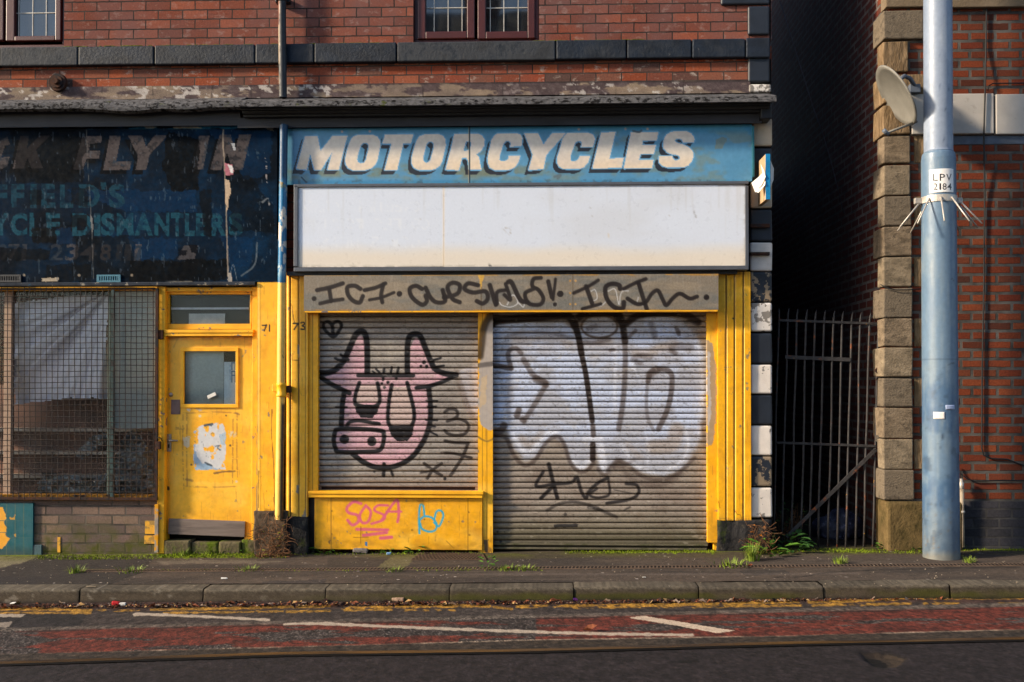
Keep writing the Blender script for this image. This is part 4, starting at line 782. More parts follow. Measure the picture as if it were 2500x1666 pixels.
def stall(c):
    yel(c, 61, (232, 162, 22)); D = lambda p: tr(p, 560, 940, 3.361)
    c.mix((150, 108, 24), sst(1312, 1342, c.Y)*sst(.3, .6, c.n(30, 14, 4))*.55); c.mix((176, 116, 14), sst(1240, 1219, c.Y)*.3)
    for x in (808, 1143): c.mix((110, 78, 20), sst(1.5, .5, np.abs(c.X-x))*.7)
    for p, wd in (([(1080,975),(1020,960),(965,1010),(980,1050),(1050,1070),(1060,1120),(1010,1150),(970,1110)], 24), ([(1120,990),(1070,1070),(1090,1130),(1140,1120),(1160,1040),(1120,990)], 22), ([(1300,990),(1220,990),(1190,1030),(1270,1070),(1260,1110),(1165,1140)], 20), ([(1250,1110),(1340,980),(1380,950),(1390,1060),(1380,1125)], 22), ([(1290,1040),(1410,1040)], 18), ([(1045,1185),(1300,1190)], 24), ([(1100,1235),(1290,1212)], 26), ([(1240,1258),(1330,1250)], 28)):
        c.stroke(D(p), wd/3.361, pk, .93, 2.2)
    for p in ([(1560,1220),(1555,1110),(1565,990),(1590,990),(1600,1070)], [(1560,1110),(1600,1080),(1660,1090),(1700,1140),(1690,1190),(1640,1205),(1580,1180),(1560,1120)], [(1680,1110),(1700,1040),(1740,1035),(1755,1080),(1720,1160),(1680,1130)]): c.stroke(D(p), 16/3.361, bl, .95, 2)
    c.poly(D([(1110,1290),(1135,1290),(1130,1325),(1112,1315)]), (40, 110, 170), .95, 2); c.poly(D([(815,1278),(830,1275),(828,1310),(818,1305)]), (110, 84, 60), .9, 2)
    c.stroke(D([(1080, 1165), (1078, 1300)]), 2, (110, 70, 20), .7); c.stroke(D([(1020, 1252), (1140, 1250)]), 2, (110, 70, 20), .6)
    for p in ((840, 1035), (840, 1225), (1965, 1045), (1970, 1232), (1600, 1105), (1500, 1192)): c.dot(*D([p])[0], 2.2, (120, 84, 20), .8)
    c.poly(D([(1530,945),(1590,935),(1600,985),(1560,980)]), (160, 110, 30), .6, 4); c.stroke(D([(1780, 1280), (1840, 1340)]), 2, (120, 84, 24), .6)
panel('stall_panel', 767, 1217, 1177, 1342, -.045, .05, stall, M['gloss'], S73, 1.9, prof=lambda X, Y, x, z: .006*(fbm(x/.4, z/.3, 4)-.5)+.012*sst(773, 768, X))
bm = bmesh.new(); pbox(bm, 750, 1214, 768, 1350, .0, .05); bobj('foot_strip', bm, M['black_paint'], S73)  # black strip standing in for the dark gap beside the stall panel
# shutter housing
TB = (30, 23, 22)
def housing(c):
    c.fill((128, 118, 104)); c.mix((108, 108, 104), sst(.42, .68, c.n(70, 26, 3))*.8); c.mix((150, 136, 116), sst(.5, .7, c.n(120, 20, 6))*.6); c.mix((158, 150, 140), sst(.6, .75, c.n(3, 40, 8))*.25)
    c.mix((176, 128, 58), (sst(676, 671, c.Y)+sst(754, 758, c.Y))*sst(.4, .55, c.n(30, 10, 9))*.8)
    for x in (1175, 1399): c.mix((92, 74, 52), sst(1.6, .5, np.abs(c.X-x))*.8)
    c.poly([(1166, 671), (1184, 671), (1176, 690), (1174, 720), (1170, 684)], (206, 160, 70), .9, 4)
    for y in (686, 716, 743): c.dot(1392, y, 2.6, (190, 140, 70), .9); c.dot(1405, y, 2.6, (196, 150, 84), .9)
    D = lambda p: tr(p, 560, 560, 3.361); E = lambda p: tr(p, 1160, 640, 3.361)
    for p in ([(950,240),(985,230),(1000,300),(960,330),(1020,365),(1080,310),(1050,250)], [(1090,240),(1150,225),(1180,350),(1200,250),(1260,235)], [(1340,290),(1330,340),(1380,360)], [(200,330),(220,355),(290,370),(350,335),(310,270),(262,352)], [(350,330),(395,370),(405,330)]): c.stroke(E(p), 2.2, (196, 196, 198), .9, 1.6)
    for p, w_ in (([(720,500),(820,480),(930,445)], 30), ([(820,490),(835,590)], 28), ([(745,610),(830,590),(930,575)], 26), ([(1075,490),(1030,465),(970,475),(975,540),(1020,590),(1070,600),(1095,550)], 30), ([(1110,500),(1200,480),(1280,445)], 28), ([(1265,450),(1245,540),(1255,600)], 28), ([(1150,580),(1250,560),(1350,520)], 22),
                  ([(1580,490),(1530,465),(1480,490),(1500,560),(1580,620),(1620,590),(1610,545)], 30), ([(1610,480),(1650,560),(1700,600),(1770,590),(1750,500)], 30), ([(1760,560),(1870,530),(1890,460),(1830,440),(1790,480),(1830,570),(1890,600)], 30), ([(2040,460),(1960,445),(1930,490),(2000,520),(2100,510),(2120,570),(2080,610),(2030,590)], 30)):
        c.stroke(D(p), w_/3.361*1.18, TB, .92, 3.2)
    c.dot(*D([(695, 570)])[0], 6, TB, .95); c.dot(*D([(1395, 530)])[0], 7, TB, .95)
    for p, w_ in (([(120,190),(170,350)], 32), ([(180,345),(180,250),(250,230)], 26), ([(250,180),(290,310),(240,270)], 26), ([(270,165),(300,170),(370,310),(430,330)], 32), ([(480,220),(410,260),(440,340),(530,350),(560,300),(520,230),(470,200),(480,140),(540,130)], 28), ([(600,160),(630,290)], 30), ([(660,140),(640,310)], 20), ([(810,255),(930,200),(1010,150)], 24), ([(910,200),(960,340)], 30), ([(880,385),(1030,345)], 24), ([(1190,220),(1180,190),(1120,180),(1070,210),(1080,300),(1140,370),(1210,380),(1220,330)], 32), ([(1220,220),(1320,170),(1400,140)], 26), ([(1340,170),(1380,300),(1410,390)], 30), ([(1250,300),(1330,345),(1400,330),(1450,260),(1500,235),(1540,310),(1570,355),(1620,300),(1680,260),(1760,300),(1820,285)], 28)):
        c.stroke(E(p), w_/3.361*1.18, TB, .92, 3.2)
    c.dot(*E([(655, 348)])[0], 5, TB, .95); c.dot(*E([(698, 262)])[0], 8, TB, .95); c.dot(*E([(1898, 290)])[0], 7, TB, .95)
SH = thing('shutter_housing', (U(1247, 715, -.15).x, -.1, U(1247, 758, -.15).z), 'long grey metal shutter housing scrawled with black tags above both shutters', 'shutter box')
panel('cover', 742, 671, 1754, 758, -.16, .16, housing, M['galv'], SH, 1.9)
bm = bmesh.new(); pbox(bm, 744, 758.2, 1752, 762, -.158, .12); bobj('bottom_lip', bm, M['yellow_worn'], SH)
# shutters
def slatprof(y0, pitch, amp=.011):
    def f(X, Y, x, z):
        t = ((Y-y0)/pitch) % 1.0
        return -amp*np.sqrt(np.clip(1-((t-.5)/.52)**2, 0, 1)) + .018*(np.exp(-(np.minimum(t, 1-t)/.085)**2)) + (fbm(x/.5, z/.3, 3)-.5)*.004
    return f
def slatmarks(c, y0, pitch, seed):  # dark lines along the slat joints, with random dirt specks and pale flecks
    t = ((c.Y-y0)/pitch) % 1.0; c.mix((62, 46, 36), np.exp(-((1-t)/.10)**2)*(.5+.4*c.n(60, 20, seed))); c.mix((70, 54, 44), np.exp(-(t/.10)**2)*.5)
    c.mix((60, 52, 46), sst(.62, .74, c.n(5, 3, seed+1))*.35); c.mix((190, 182, 170), sst(.70, .78, c.n(18, 10, seed+2))*.3)
PY1, Y01 = 14.0, 759.0
K = lambda p: tr(p, 760, 770, 3.733)
def cow(c):
    c.fill((138, 132, 126)); c.mix((154, 147, 141), c.n(120, 90, 2)); c.mix((124, 116, 112), sst(.5, .7, c.n(60, 40, 5))*.5); c.mix((176, 168, 156), sst(.55, .7, c.n(28, 18, 7))*.45*sst(1060, 980, c.X))
    c.mix((112, 98, 88), sst(790, 762, c.Y)*.5); c.mix((112, 96, 84), sst(1150, 1190, c.Y)*.4)
    G = (186, 186, 200); c.poly([(1120, 905), (1170, 890), (1170, 1035), (1140, 1010), (1125, 960)], G, .55, 12)
    c.stroke([(1115, 910), (1130, 960), (1150, 1010), (1170, 1030)], 14, (118, 104, 96), .6, 9)
    pink = (200, 158, 170); tex = .78+.22*sst(.3, .6, c.n(40, 20, 15))
    c.poly(K([(430,190),(480,200),(500,540),(600,548),(900,548),(905,300),(950,200),(990,235),(1060,420),(1110,490),(1300,545),(1200,600),(1090,650),(1085,900),(1040,1080),(960,1220),(850,1330),(720,1390),(560,1380),(430,1300),(380,1250),(230,1240),(200,1150),(210,1040),(290,1020),(300,850),(310,720),(350,700),(120,560),(230,525),(320,420),(380,270)]), pink, .95, 5, tex=tex)
    eye = (184, 168, 158); c.poly(K([(440,640),(610,640),(625,800),(400,800)]), eye, .75, 4); c.poly(K([(735,650),(880,650),(930,900),(920,1010),(800,1040),(715,980)]), eye, .8, 4)
    bk = (16, 16, 20)
    for p, w_ in (([(60,525),(150,525),(230,490),(300,410),(360,280),(400,190),(450,145),(490,170),(508,260),(512,400),(512,520)], 46), ([(430,548),(930,550)], 32), ([(60,545),(170,620),(350,710)], 36), ([(880,540),(875,420),(880,260),(900,190),(955,170),(1000,200),(1040,300),(1090,420),(1130,490),(1210,530),(1320,545)], 44),
                  ([(1300,558),(1200,605),(1080,645),(960,662)], 32), ([(1070,660),(1085,800),(1085,950),(1060,1060),(1010,1170),(930,1280),(830,1350),(700,1390),(590,1385),(480,1340),(380,1265)], 40), ([(300,715),(285,820),(275,1000)], 40), ([(440,615),(405,720),(400,800),(430,820),(540,840),(620,800),(620,700),(605,620)], 30), ([(735,635),(710,780),(700,950),(730,1020),(800,1045),(890,1030),(935,960),(935,860),(900,710),(875,615)], 30),
                  ([(320,1020),(350,975),(430,960),(530,975),(620,990)], 28), ([(225,1045),(330,1032),(620,1050),(663,1085),(650,1190),(610,1235),(500,1243),(260,1245),(222,1210),(206,1130),(222,1050)], 34), ([(590,490),(622,520)], 15), ([(560,510),(580,525)], 12), ([(665,490),(655,590)], 20), ([(735,475),(725,530)], 18), ([(795,480),(775,580)], 20), ([(220,390),(260,410),(340,405)], 22), ([(270,360),(300,385)], 20), ([(1100,415),(1180,390)], 18), ([(1140,470),(1210,460)], 16),
                  ([(225,838),(325,838)], 14), ([(1050,780),(1150,780)], 14), ([(1060,833),(1140,833)], 14), ([(1045,955),(1150,958)], 14), ([(1060,1010),(1130,1015)], 14), ([(1090,1065),(1150,1095)], 14), ([(665,1355),(660,1460)], 28), ([(730,1420),(745,1460)], 20), ([(190,90),(160,62),(122,68),(114,110),(150,160),(205,198),(250,150),(278,92),(250,58),(215,65),(190,90)], 25), ([(192,90),(200,185)], 28)):
        c.stroke(K(p), w_/3.733*1.16, bk, .97, 3)
    for p in ([(395,815),(630,815),(605,880),(560,940),(450,930),(410,880)], [(700,1005),(940,1005),(925,1090),(880,1145),(790,1150),(730,1100)]): c.poly(K(p), bk, .95, 3)
    for x, y, r in ((303,1130,43), (553,1150,43), (645,622,12), (700,612,15), (668,658,14), (1028,430,18), (1000,465,13), (1052,468,16), (575,1425,10), (1218,1490,14)): c.dot(*K([(x, y)])[0], r/3.733, bk, .95, 2.4)
    gy = (44, 39, 38)
    for p, w_ in (([(1215,885),(1260,855),(1320,865),(1335,910),(1300,945),(1240,965),(1330,945),(1410,970),(1435,1020),(1400,1080),(1320,1095),(1250,1080),(1215,1050)], 24), ([(1220,1145),(1300,1160),(1430,1165)], 24), ([(1430,1165),(1380,1290),(1270,1460)], 26), ([(1190,1255),(1300,1260),(1460,1300)], 22), ([(1030,1350),(1120,1420),(1190,1460)], 24), ([(1190,1350),(1110,1410),(1060,1485)], 24), ([(1000,1435),(1100,1420)], 16)):
        c.stroke(K(p), w_/3.733*1.15, gy, .9, 3)
    slatmarks(c, Y01, PY1, 5)
RS1 = thing('roller_shutter', (U(970, 1200, 0).x, 0, U(970, 1200, 0).z), 'smaller closed roller shutter sprayed with a pink horned animal head', 'shutter')
panel('slat_curtain', 774.5, 759, 1168, 1186, .035, .01, cow, M['galv'], RS1, 2.0, slatprof(Y01, PY1), smooth_=True, ystep=1.1)
bm = bmesh.new(); pbox(bm, 775, 1185.5, 1168, 1188.5, .015, .03, .002); pbox(bm, 775, 1196.5, 1168, 1201, .012, .03, .003); pbox(bm, 775, 1188.5, 784, 1196.5, .02, .02); pbox(bm, 1160, 1188.5, 1168, 1196.5, .02, .02); bobj('bottom_bar', bm, M['galv'] if False else plain('dull_shutter_steel', (120, 106, 98), .6, .4, .2), RS1)
pbox_o('bar_channel', 784, 1188.5, 1160, 1196.5, .043, .01, plain('channel_dark', (54, 38, 36), .8, .2), RS1)
PY2, Y02 = 14.05, 757.0
Q = lambda p: tr(p, 1170, 740, 3.408)
def silver(c):
    c.fill((138, 128, 119)); c.mix((153, 142, 131), c.n(140, 90, 2)); c.mix((120, 106, 96), sst(.5, .75, c.n(60, 36, 5))*.5)
    c.mix((92, 86, 66), sst(1225, 1320, c.Y+30*c.n(80, 30, 8)-15)*.75); c.mix((62, 58, 44), sst(1290, 1345, c.Y)*.6)
    sv = (188, 200, 226); t1 = .64+.36*sst(.36, .58, c.n(70, 44, 11))*sst(1130, 1040, c.Y+20*c.n(60, 40, 12))
    m = c.inside(Q([(100,210),(200,165),(700,160),(770,195),(800,300),(850,220),(900,130),(1080,110),(1150,200),(1200,210),(1300,125),(1500,105),(1680,140),(1790,260),(1880,420),(1870,900),(1830,1150),(1720,1360),(1550,1440),(1350,1410),(1200,1320),(1160,1290),(1090,1410),(1000,1410),(960,1200),(920,1340),(850,1400),(760,1330),(700,1170),(620,1110),(560,1180),(470,1290),(380,1310),(290,1210),(230,1040),(100,1020)]), wob=8).astype(float)
    for _ in range(14): m = (2*m+np.roll(m, 1, 0)+np.roll(m, -1, 0)+np.roll(m, 1, 1)+np.roll(m, -1, 1))/6
    c.mix(sv, m*t1*.95)
    for p, w_, a in (([(300,300),(600,290),(760,330)], 60, .4), ([(1300,420),(1450,400),(1620,330)], 70, .45), ([(1000,330),(1090,320)], 50, .4), ([(1450,1200),(1600,1180),(1640,1050)], 120, .5), ([(350,1120),(420,1180),(520,1080)], 60, .4), ([(1240,1180),(1340,1290)], 50, .3), ([(250,640),(260,760),(230,900)], 50, .3)): c.stroke(Q(p), w_/3.4, (156, 138, 122), a, 14)
    for p, w_, a in (([(1720,1060),(1735,1200),(1680,1320),(1560,1390)], 26, .7), ([(1190,1190),(1290,1340),(1450,1410)], 30, .6), ([(250,1040),(330,1180),(400,1250),(480,1180),(560,1090),(640,1075)], 34, .75), ([(1390,1100),(1410,1250),(1400,1340)], 22, .5), ([(160,420),(180,320),(260,270)], 22, .5), ([(1130,340),(1130,900)], 28, .6), ([(780,1330),(850,1370),(910,1320)], 50, .7), ([(1010,1200),(1040,1380)], 60, .8), ([(1270,500),(1290,560)], 40, .5), ([(130,560),(190,800),(220,1000)], 26, .4), ([(1820,330),(1850,700),(1830,1100)], 24, .4), ([(880,1130),(1010,1130)], 50, .6)): c.stroke(Q(p), w_/3.4, (224, 228, 240), a*.85, 10)
    for p, w_, a, q in (([(100,180),(140,150),(250,138),(500,120),(690,105),(760,125),(795,190)], 64, .95, 8), ([(795,170),(830,300),(850,420)], 52, .9, 5), ([(850,420),(880,560),(900,680),(940,980)], 44, .82, 4), ([(945,1020),(950,1100)], 42, .65, 5), ([(945,1180),(945,1300)], 48, .8, 5), ([(830,120),(900,90),(1130,85),(1180,140)], 60, .85, 9), ([(1140,110),(1190,180),(1212,320)], 54, .85, 7), ([(1212,320),(1215,500),(1205,720),(1185,900),(1160,1050)], 44, .55, 7), ([(1225,170),(1320,105),(1500,85),(1690,90),(1820,160)], 56, .82, 10), ([(1690,90),(1790,150)], 50, .6, 14),
                     ([(60,520),(150,525),(265,545)], 44, .7, 6), ([(265,540),(240,440),(260,390),(310,380),(350,420)], 38, .55, 6), ([(370,470),(450,600),(550,660)], 44, .5, 6), ([(470,630),(555,675)], 60, .55, 8), ([(555,680),(500,780),(440,880),(380,970)], 42, .5, 6), ([(330,890),(315,940)], 50, .65, 6), ([(355,970),(375,985)], 40, .6, 6), ([(100,1090),(180,1060),(205,1020)], 60, .7, 8), ([(120,1100),(220,1120),(280,1250),(340,1330),(400,1350),(470,1300),(560,1160),(640,1110),(700,1160),(760,1330),(830,1400),(900,1390),(950,1330)], 32, .6, 7), ([(990,1380),(1040,1430),(1100,1370),(1150,1310),(1220,1340),(1350,1440),(1500,1470),(1650,1420),(1790,1290)], 34, .5, 9), ([(1090,1380),(1160,1330)], 60, .5, 14), ([(1180,1370),(1300,1480),(1500,1510),(1700,1400)], 50, .3, 16), ([(1200,1360),(1290,1300)], 30, .3, 8),
                     ([(1405,650),(1430,570),(1530,550),(1600,600),(1595,750),(1560,900),(1490,1050)], 44, .6, 6), ([(1415,600),(1480,560)], 60, .45, 9), ([(1400,650),(1390,800),(1400,950),(1450,1060)], 28, .35, 5), ([(1280,470),(1330,440),(1420,450)], 50, .35, 8), ([(1600,380),(1640,360),(1760,370)], 60, .35, 9), ([(1600,400),(1630,420)], 40, .45, 8), ([(1430,180),(1460,280)], 50, .35, 10), ([(1640,210),(1660,260)], 34, .6, 6), ([(1240,290),(1300,230)], 30, .5, 6), ([(880,330),(960,330),(1080,300)], 40, .4, 8), ([(1090,395),(1120,390)], 30, .5, 6), ([(900,215),(970,195)], 40, .3, 8), ([(1310,490),(1340,500)], 40, .4, 7), ([(220,290),(330,250),(560,250),(780,290)], 26, .3, 8), ([(1860,1000),(1900,1250)], 60, .3, 16)):
        c.stroke(Q(p), w_/3.4, (36, 26, 22) if a > .75 else (70, 58, 54), min(1, a*1.12), q*.8)
    el = [(1000+150*math.cos(t), 195+95*math.sin(t)) for t in np.linspace(0, 2*math.pi, 17)]; c.stroke(Q(el), 5.5, (70, 54, 42), .75, 4)
    E = lambda p: tr(p, 1160, 940, 3.361); bk = (40, 36, 36)
    bk = (26, 23, 24)
    for p, w_, a in (([(560,710),(500,830),(640,815),(790,800),(825,755)], 22, .9), ([(605,650),(640,800),(675,930)], 28, .92), ([(640,830),(580,890),(540,930)], 26, .92), ([(840,760),(870,870),(910,930),(930,880),(1000,810),(1090,760)], 24, .85), ([(1090,760),(1105,870),(1085,910),(1000,925),(940,900),(1000,850)], 18, .8), ([(1240,810),(1320,820),(1345,870),(1310,920),(1220,950),(1080,970)], 22, .85), ([(590,1030),(680,980),(800,960),(950,990),(1060,1040),(1160,1085)], 22, .55), ([(930,1005),(1040,1030)], 20, .6), ([(1140,860),(1280,890)], 7, .6), ([(1270,1000),(1220,1030)], 10, .6)): c.stroke(E(p), w_/3.361*1.15, bk, a, 4)
    for x, y, r in ((183,1205,9), (242,1205,4), (297,1205,3), (210,1285,11), (160,1285,5), (740,1062,14), (1135,755,3), (1885,1247,4)): c.dot(*E([(x, y)])[0], r/3.361, (18, 16, 16) if r != 14 else (70, 64, 60), .9)
    c.poly(E([(645,1142),(845,1140),(842,1168),(648,1168)]), (40, 38, 38), .9, 3)
    slatmarks(c, Y02, PY2, 25)
RS2 = thing('roller_shutter', (U(1465, 1345, 0).x, 0, U(1465, 1345, 0).z), 'larger closed roller shutter sprayed with big silver letters, down to the pavement', 'shutter')
panel('slat_curtain', 1202, 757, 1728, 1329, .035, .01, silver, M['galv'], RS2, 2.0, slatprof(Y02, PY2), smooth_=True, ystep=1.1)
bm = bmesh.new(); pbox(bm, 1203, 1328.5, 1728, 1332, .012, .03, .002); pbox(bm, 1203, 1338, 1726, 1342.5, .012, .03, .003); bobj('bottom_bar', bm, plain('mossy_shutter_steel', (92, 86, 70), .7, .3, .1, c2=(60, 62, 34), thr=(.5, .7)), RS2)
pbox_o('bar_channel', 1203, 1332, 1727, 1338, .04, .01, plain('bar_channel_dark', (52, 48, 40), .8, .2), RS2)
def cyl(name, path, rs, fn, m, parent=None, n=28, step=None, prof=None):
    """round bar along a list of world points, painted in photo measures"""
    path = [Vector(p) for p in path]; Ls = [0]
    for a, b in zip(path[:-1], path[1:]): Ls.append(Ls[-1]+(b-a).length)
    rs = rs if isinstance(rs, (list, tuple)) else [rs]*len(path)
    N = max(2, int(Ls[-1]/(step or .01))); t = np.sort(np.unique(np.concatenate([np.linspace(0, Ls[-1], N), Ls])))
    cx, cy, cz = [np.interp(t, Ls, [p[i] for p in path]) for i in range(3)]; rr = np.interp(t, Ls, rs)
    th = np.linspace(0, 2*math.pi, n, endpoint=False)
    X = cx[:, None]+rr[:, None]*np.cos(th); Y = cy[:, None]+rr[:, None]*np.sin(th); Z = cz[:, None]+0*th
    PX, PY = P(X, Y, Z); c = Canvas(PX, PY); c.th = th[None]+0*Z; c.wz = Z; fn(c)
    i = np.arange(X.size).reshape(X.shape); j = np.roll(i, -1, 1)
    Fc = np.stack([i[:-1], j[:-1], j[1:], i[1:]], -1).reshape(-1, 4)
    V = np.stack([X, Y, Z], -1).reshape(-1, 3)
    V = np.vstack([V, [[cx[0], cy[0], cz[0]], [cx[-1], cy[-1], cz[-1]]]]); k = len(V); col = np.vstack([c.C.reshape(-1, 3), c.C[0, :1], c.C[-1, :1]])
    caps = [(i[0, q], i[0, (q+1) % n], k-2) for q in range(n)]+[(i[-1, (q+1) % n], i[-1, q], k-1) for q in range(n)]
    return mesh(name, V, Fc.tolist()+[tuple(int(a) for a in q) for q in caps], m, parent, True, col)
# ================================================================== SHOPFRONT 71
S71 = thing('timber_shopfront', (U(400, 1350, 0).x, 0, 0), 'yellow shopfront numbered 71 with a scraped door and a caged window', 'shopfront')
def pil71(c):
    yel(c, 71, (240, 174, 30)); X, Y = c.X, c.Y
    c.mix((250, 206, 110), sst(2.2, .8, np.abs(X-631.5))*.8); c.mix((140, 96, 24), sst(1.4, .5, np.abs(X-636))*.4)  # bright left edge is a highlight painted in pale yellow
    cracks(c, [[(664, 1000), (663, 1060), (668, 1130), (670, 1200), (673, 1248)], [(668, 1215), (671, 1248)], [(632, 1150), (631, 1240)]])
    c.mix((130, 90, 30), sst(1238, 1250, Y)*sst(.4, .6, c.n(4, 16, 7))*.8)
    up = sst(689.5, 687.5, Y+2*(c.n(20, 20, 8)-.5)); c.mix((10, 30, 46), up); c.mix((14, 62, 96), up*(sst(632, 629, X)+sst(672, 676, X)+sst(676, 686, Y))*.6); c.mix((130, 140, 150), up*sst(.70, .74, c.n(4, 26, 75))*sst(650, 676, X)*.7); c.mix((120, 130, 140), up*sst(589, 586, Y)*.6)
    k = (26, 20, 12)
    for a, b in (((641, 795), (651, 794)), ((651, 794), (645, 808)), ((658, 794), (658, 809))): c.stroke([a, b], 3.6, k, 1, 1.2)
    c.mix((118, 110, 104), sst(629, 627, X)*sst(.45, .55, c.n(5, 30, 77))*sst(800, 860, Y)*.9)
panel('pilaster', 627, 585, 681, 1249, -.06, .2, pil71, M['gloss'], S71, 1.7)
bm = bmesh.new(); pbox(bm, 640, 1249, 672, 1262, -.02, .1); bobj('pilaster_foot', bm, M['dark'], S71)
# door frame, transom
bm = bmesh.new(); pbox(bm, 384, 700, 402, 1352, -.02, .14, .004); bobj('door_post', bm, M['yellow_worn'], S71)
bm = bmesh.new(); pbox(bm, 615, 700, 629, 1325, .0, .12, .004); bobj('door_post', bm, M['yellow_worn'], S71)
bm = bmesh.new(); pbox(bm, 402, 702, 616, 712, .0, .12, .003); bobj('head_rail', bm, M['yellow_worn'], S71)
bm = bmesh.new(); pbox(bm, 400, 805, 618, 813, -.03, .14, .004); pbox(bm, 400, 813, 617, 821, -.022, .14, .003); bobj('transom_rail', bm, M['yellow_worn'], S71)
bm = bmesh.new()
for q in ((403, 712, 614, 719), (403, 791, 614, 804), (403, 719, 412, 791), (610, 719, 615, 791)): pbox(bm, *q, .03, .06, .003)
tw = bobj('transom_window', bm, M['yellow_worn'], S71)
def tpaint(c):
    c.fill((34, 34, 38)); c.mix((56, 53, 52), sst(.5, .75, c.n(40, 18, 3))*.6); c.mix((96, 92, 90), sst(728, 719, c.Y+6*c.n(30, 9, 4))*.5)
bm = bmesh.new(); pbox(bm, 411, 718, 611, 792, .06, .004); bobj('pane', bm, M['door_glass'], tw)
panel('back_sheet', 404, 712, 614, 800, .12, .01, tpaint, M['paint'], tw, 4)  # dark painted sheet stands in for the unlit interior above the door
pbox_o('back_sheet', 461, 766, 549, 796, .085, .01, plain('grey_card', (200, 200, 196), .8, .2), tw)
pbox_o('curtain_rod', 415, 751, 607, 756, .085, .006, plain('white_rod', (214, 214, 218), .5, .3), tw)
# door
DY = .045
def doorp(c):
    yel(c, 81, (240, 172, 30)); c.mix((246, 190, 64), c.n(120, 90, 84)*.35); br = (150, 100, 40)
    rg = lambda p, wd, a, col=br, r=.42, s_=4: c.stroke(p, wd, col, a, 2.5, 2, s_, r)
    for p in ([(447, 1008), (446, 1100), (449, 1195)], [(456, 1008), (456, 1120), (457, 1190)], [(579, 1010), (578, 1100), (580, 1165)], [(448, 1188), (520, 1190), (578, 1188)], [(449, 1010), (520, 1006), (580, 1010)], [(569, 1020), (568, 1180)]): rg(p, 3, .6)
    for p in ([(430, 1046), (448, 1046)], [(455, 1171), (470, 1174)], [(575, 1008), (584, 1012)]): rg(p, 5, .6, (126, 90, 46), .3)
    c.poly([(470, 1020), (560, 1014), (566, 1160), (560, 1178), (470, 1176), (462, 1100)], (236, 158, 8), .35, 8)
    po = [(474, 1052), (486, 1042), (500, 1036), (520, 1034), (545, 1033), (549, 1050), (551, 1080), (551, 1108), (546, 1128), (552, 1147), (520, 1146), (474, 1148), (472, 1120), (473, 1085)]
    t = sst(.33, .37, c.n(13, 18, 85, 5)); c.poly(po, (196, 200, 208), .96, 6, tex=t)
    c.poly([(472, 1055), (484, 1050), (474, 1100), (492, 1130), (540, 1146), (474, 1148)], (130, 164, 196), .8, 8, tex=t); c.poly([(535, 1060), (551, 1056), (551, 1090), (538, 1082)], (140, 172, 200), .6, 6)
    c.mix((90, 96, 104), c.inside(po)*sst(.74, .78, c.n(4, 5, 87))*.5)
    for p, w_ in (([(500, 1039), (518, 1036)], 6), ([(508, 1036), (516, 1040)], 3), ([(526, 1090), (536, 1088), (531, 1094), (538, 1099)], 2.4), ([(501, 1130), (515, 1136)], 4), ([(505, 1134), (518, 1138)], 3)): c.stroke(p, w_, (50, 64, 78), .85, 2)
    c.stroke([(523, 1156), (550, 1152), (574, 1151)], 4, (96, 70, 40), .8, 2.5, 3)
    c.poly([(556, 1052), (578, 1054), (576, 1066), (560, 1074)], (204, 194, 176), .8, 6, tex=sst(.45, .55, c.n(4, 6, 88))); c.poly([(446, 1068), (464, 1066), (462, 1096), (450, 1096)], (196, 192, 184), .8, 5, tex=sst(.4, .5, c.n(5, 8, 89)))
    c.poly([(454, 1000), (466, 998), (463, 1006)], (200, 196, 190), .9, 2); c.poly([(478, 998), (496, 1000), (488, 1006)], (180, 170, 160), .8, 3); c.dot(488, 1016, 3.4, (206, 200, 190), .8); c.dot(577, 1176, 3, (210, 200, 186), .8)
    c.poly([(439, 980), (445, 984), (440, 990)], (50, 120, 190), .9, 1)
    for x, y, r in ((467, 1135, 2.4), (562, 1088, 2.4), (552, 1015, 2)): c.dot(x, y, r, (60, 50, 44), .9)
    c.dot(411, 1194, 3.4, (40, 30, 26), .95); c.dot(411, 1190, 2.6, (40, 30, 26), .95)
    c.mix((200, 130, 20), sst(1230, 1300, c.Y)*.35); c.mix((140, 92, 20), sst(834, 824, c.Y)*sst(.4, .6, c.n(30, 10, 90))*.6); c.stroke([(432, 830), (424, 848)], 1.6, (120, 80, 24), .5)
    c.mix((110, 78, 34), sst(405.5, 403.5, c.X)*.5)
door = panel('door', 402.5, 823, 616, 1301, DY, .045, doorp, M['gloss'], S71, 1.8, holes=[(447, 857, 576, 988)])
panel('rail_end', 597, 1301.5, 616, 1320, DY, .04, lambda c: yel(c, 82), M['gloss'], door, 2)
bm = bmesh.new()
for q in ((440, 849, 582, 858), (440, 987, 582, 996), (440, 858, 448.5, 987), (575, 858, 582, 987)): pbox(bm, *q, DY-.014, .03, .004)
bobj('glazing_bead', bm, M['yellow'], door)
bm = bmesh.new(); pbox(bm, 447, 857, 577, 988, DY+.012, .004); bobj('pane', bm, M['door_glass'], door)
def dcard(c):
    c.fill((188, 200, 196)); c.mix((160, 172, 170), c.n(50, 70, 4)*.7); c.mix((176, 186, 182), sst(2, 0, np.abs((c.X-450) % 9-4))*.12); c.mix((96, 100, 96), sst(930, 985, c.Y)*.35)
panel('card', 452, 852, 546, 992, DY+.05, .004, dcard, M['paint'], door, 3)
def dpaper(c):
    c.fill((210, 226, 232)); bl_ = (40, 96, 140)
    for i, (y0, y1) in enumerate(((886, 903), (907, 914), (917, 933))): c.stroke([(566, y0), (574, y0)], 3, bl_, .9) ; c.stroke([(566, y0), (566, y1)], 2.4, bl_, .9); c.stroke([(574, y0), (574, y1)], 2.4, bl_, .9)
    c.stroke([(562, 892), (562, 932)], 2, (90, 150, 190), .6, 1.5, 2, 3, .4)
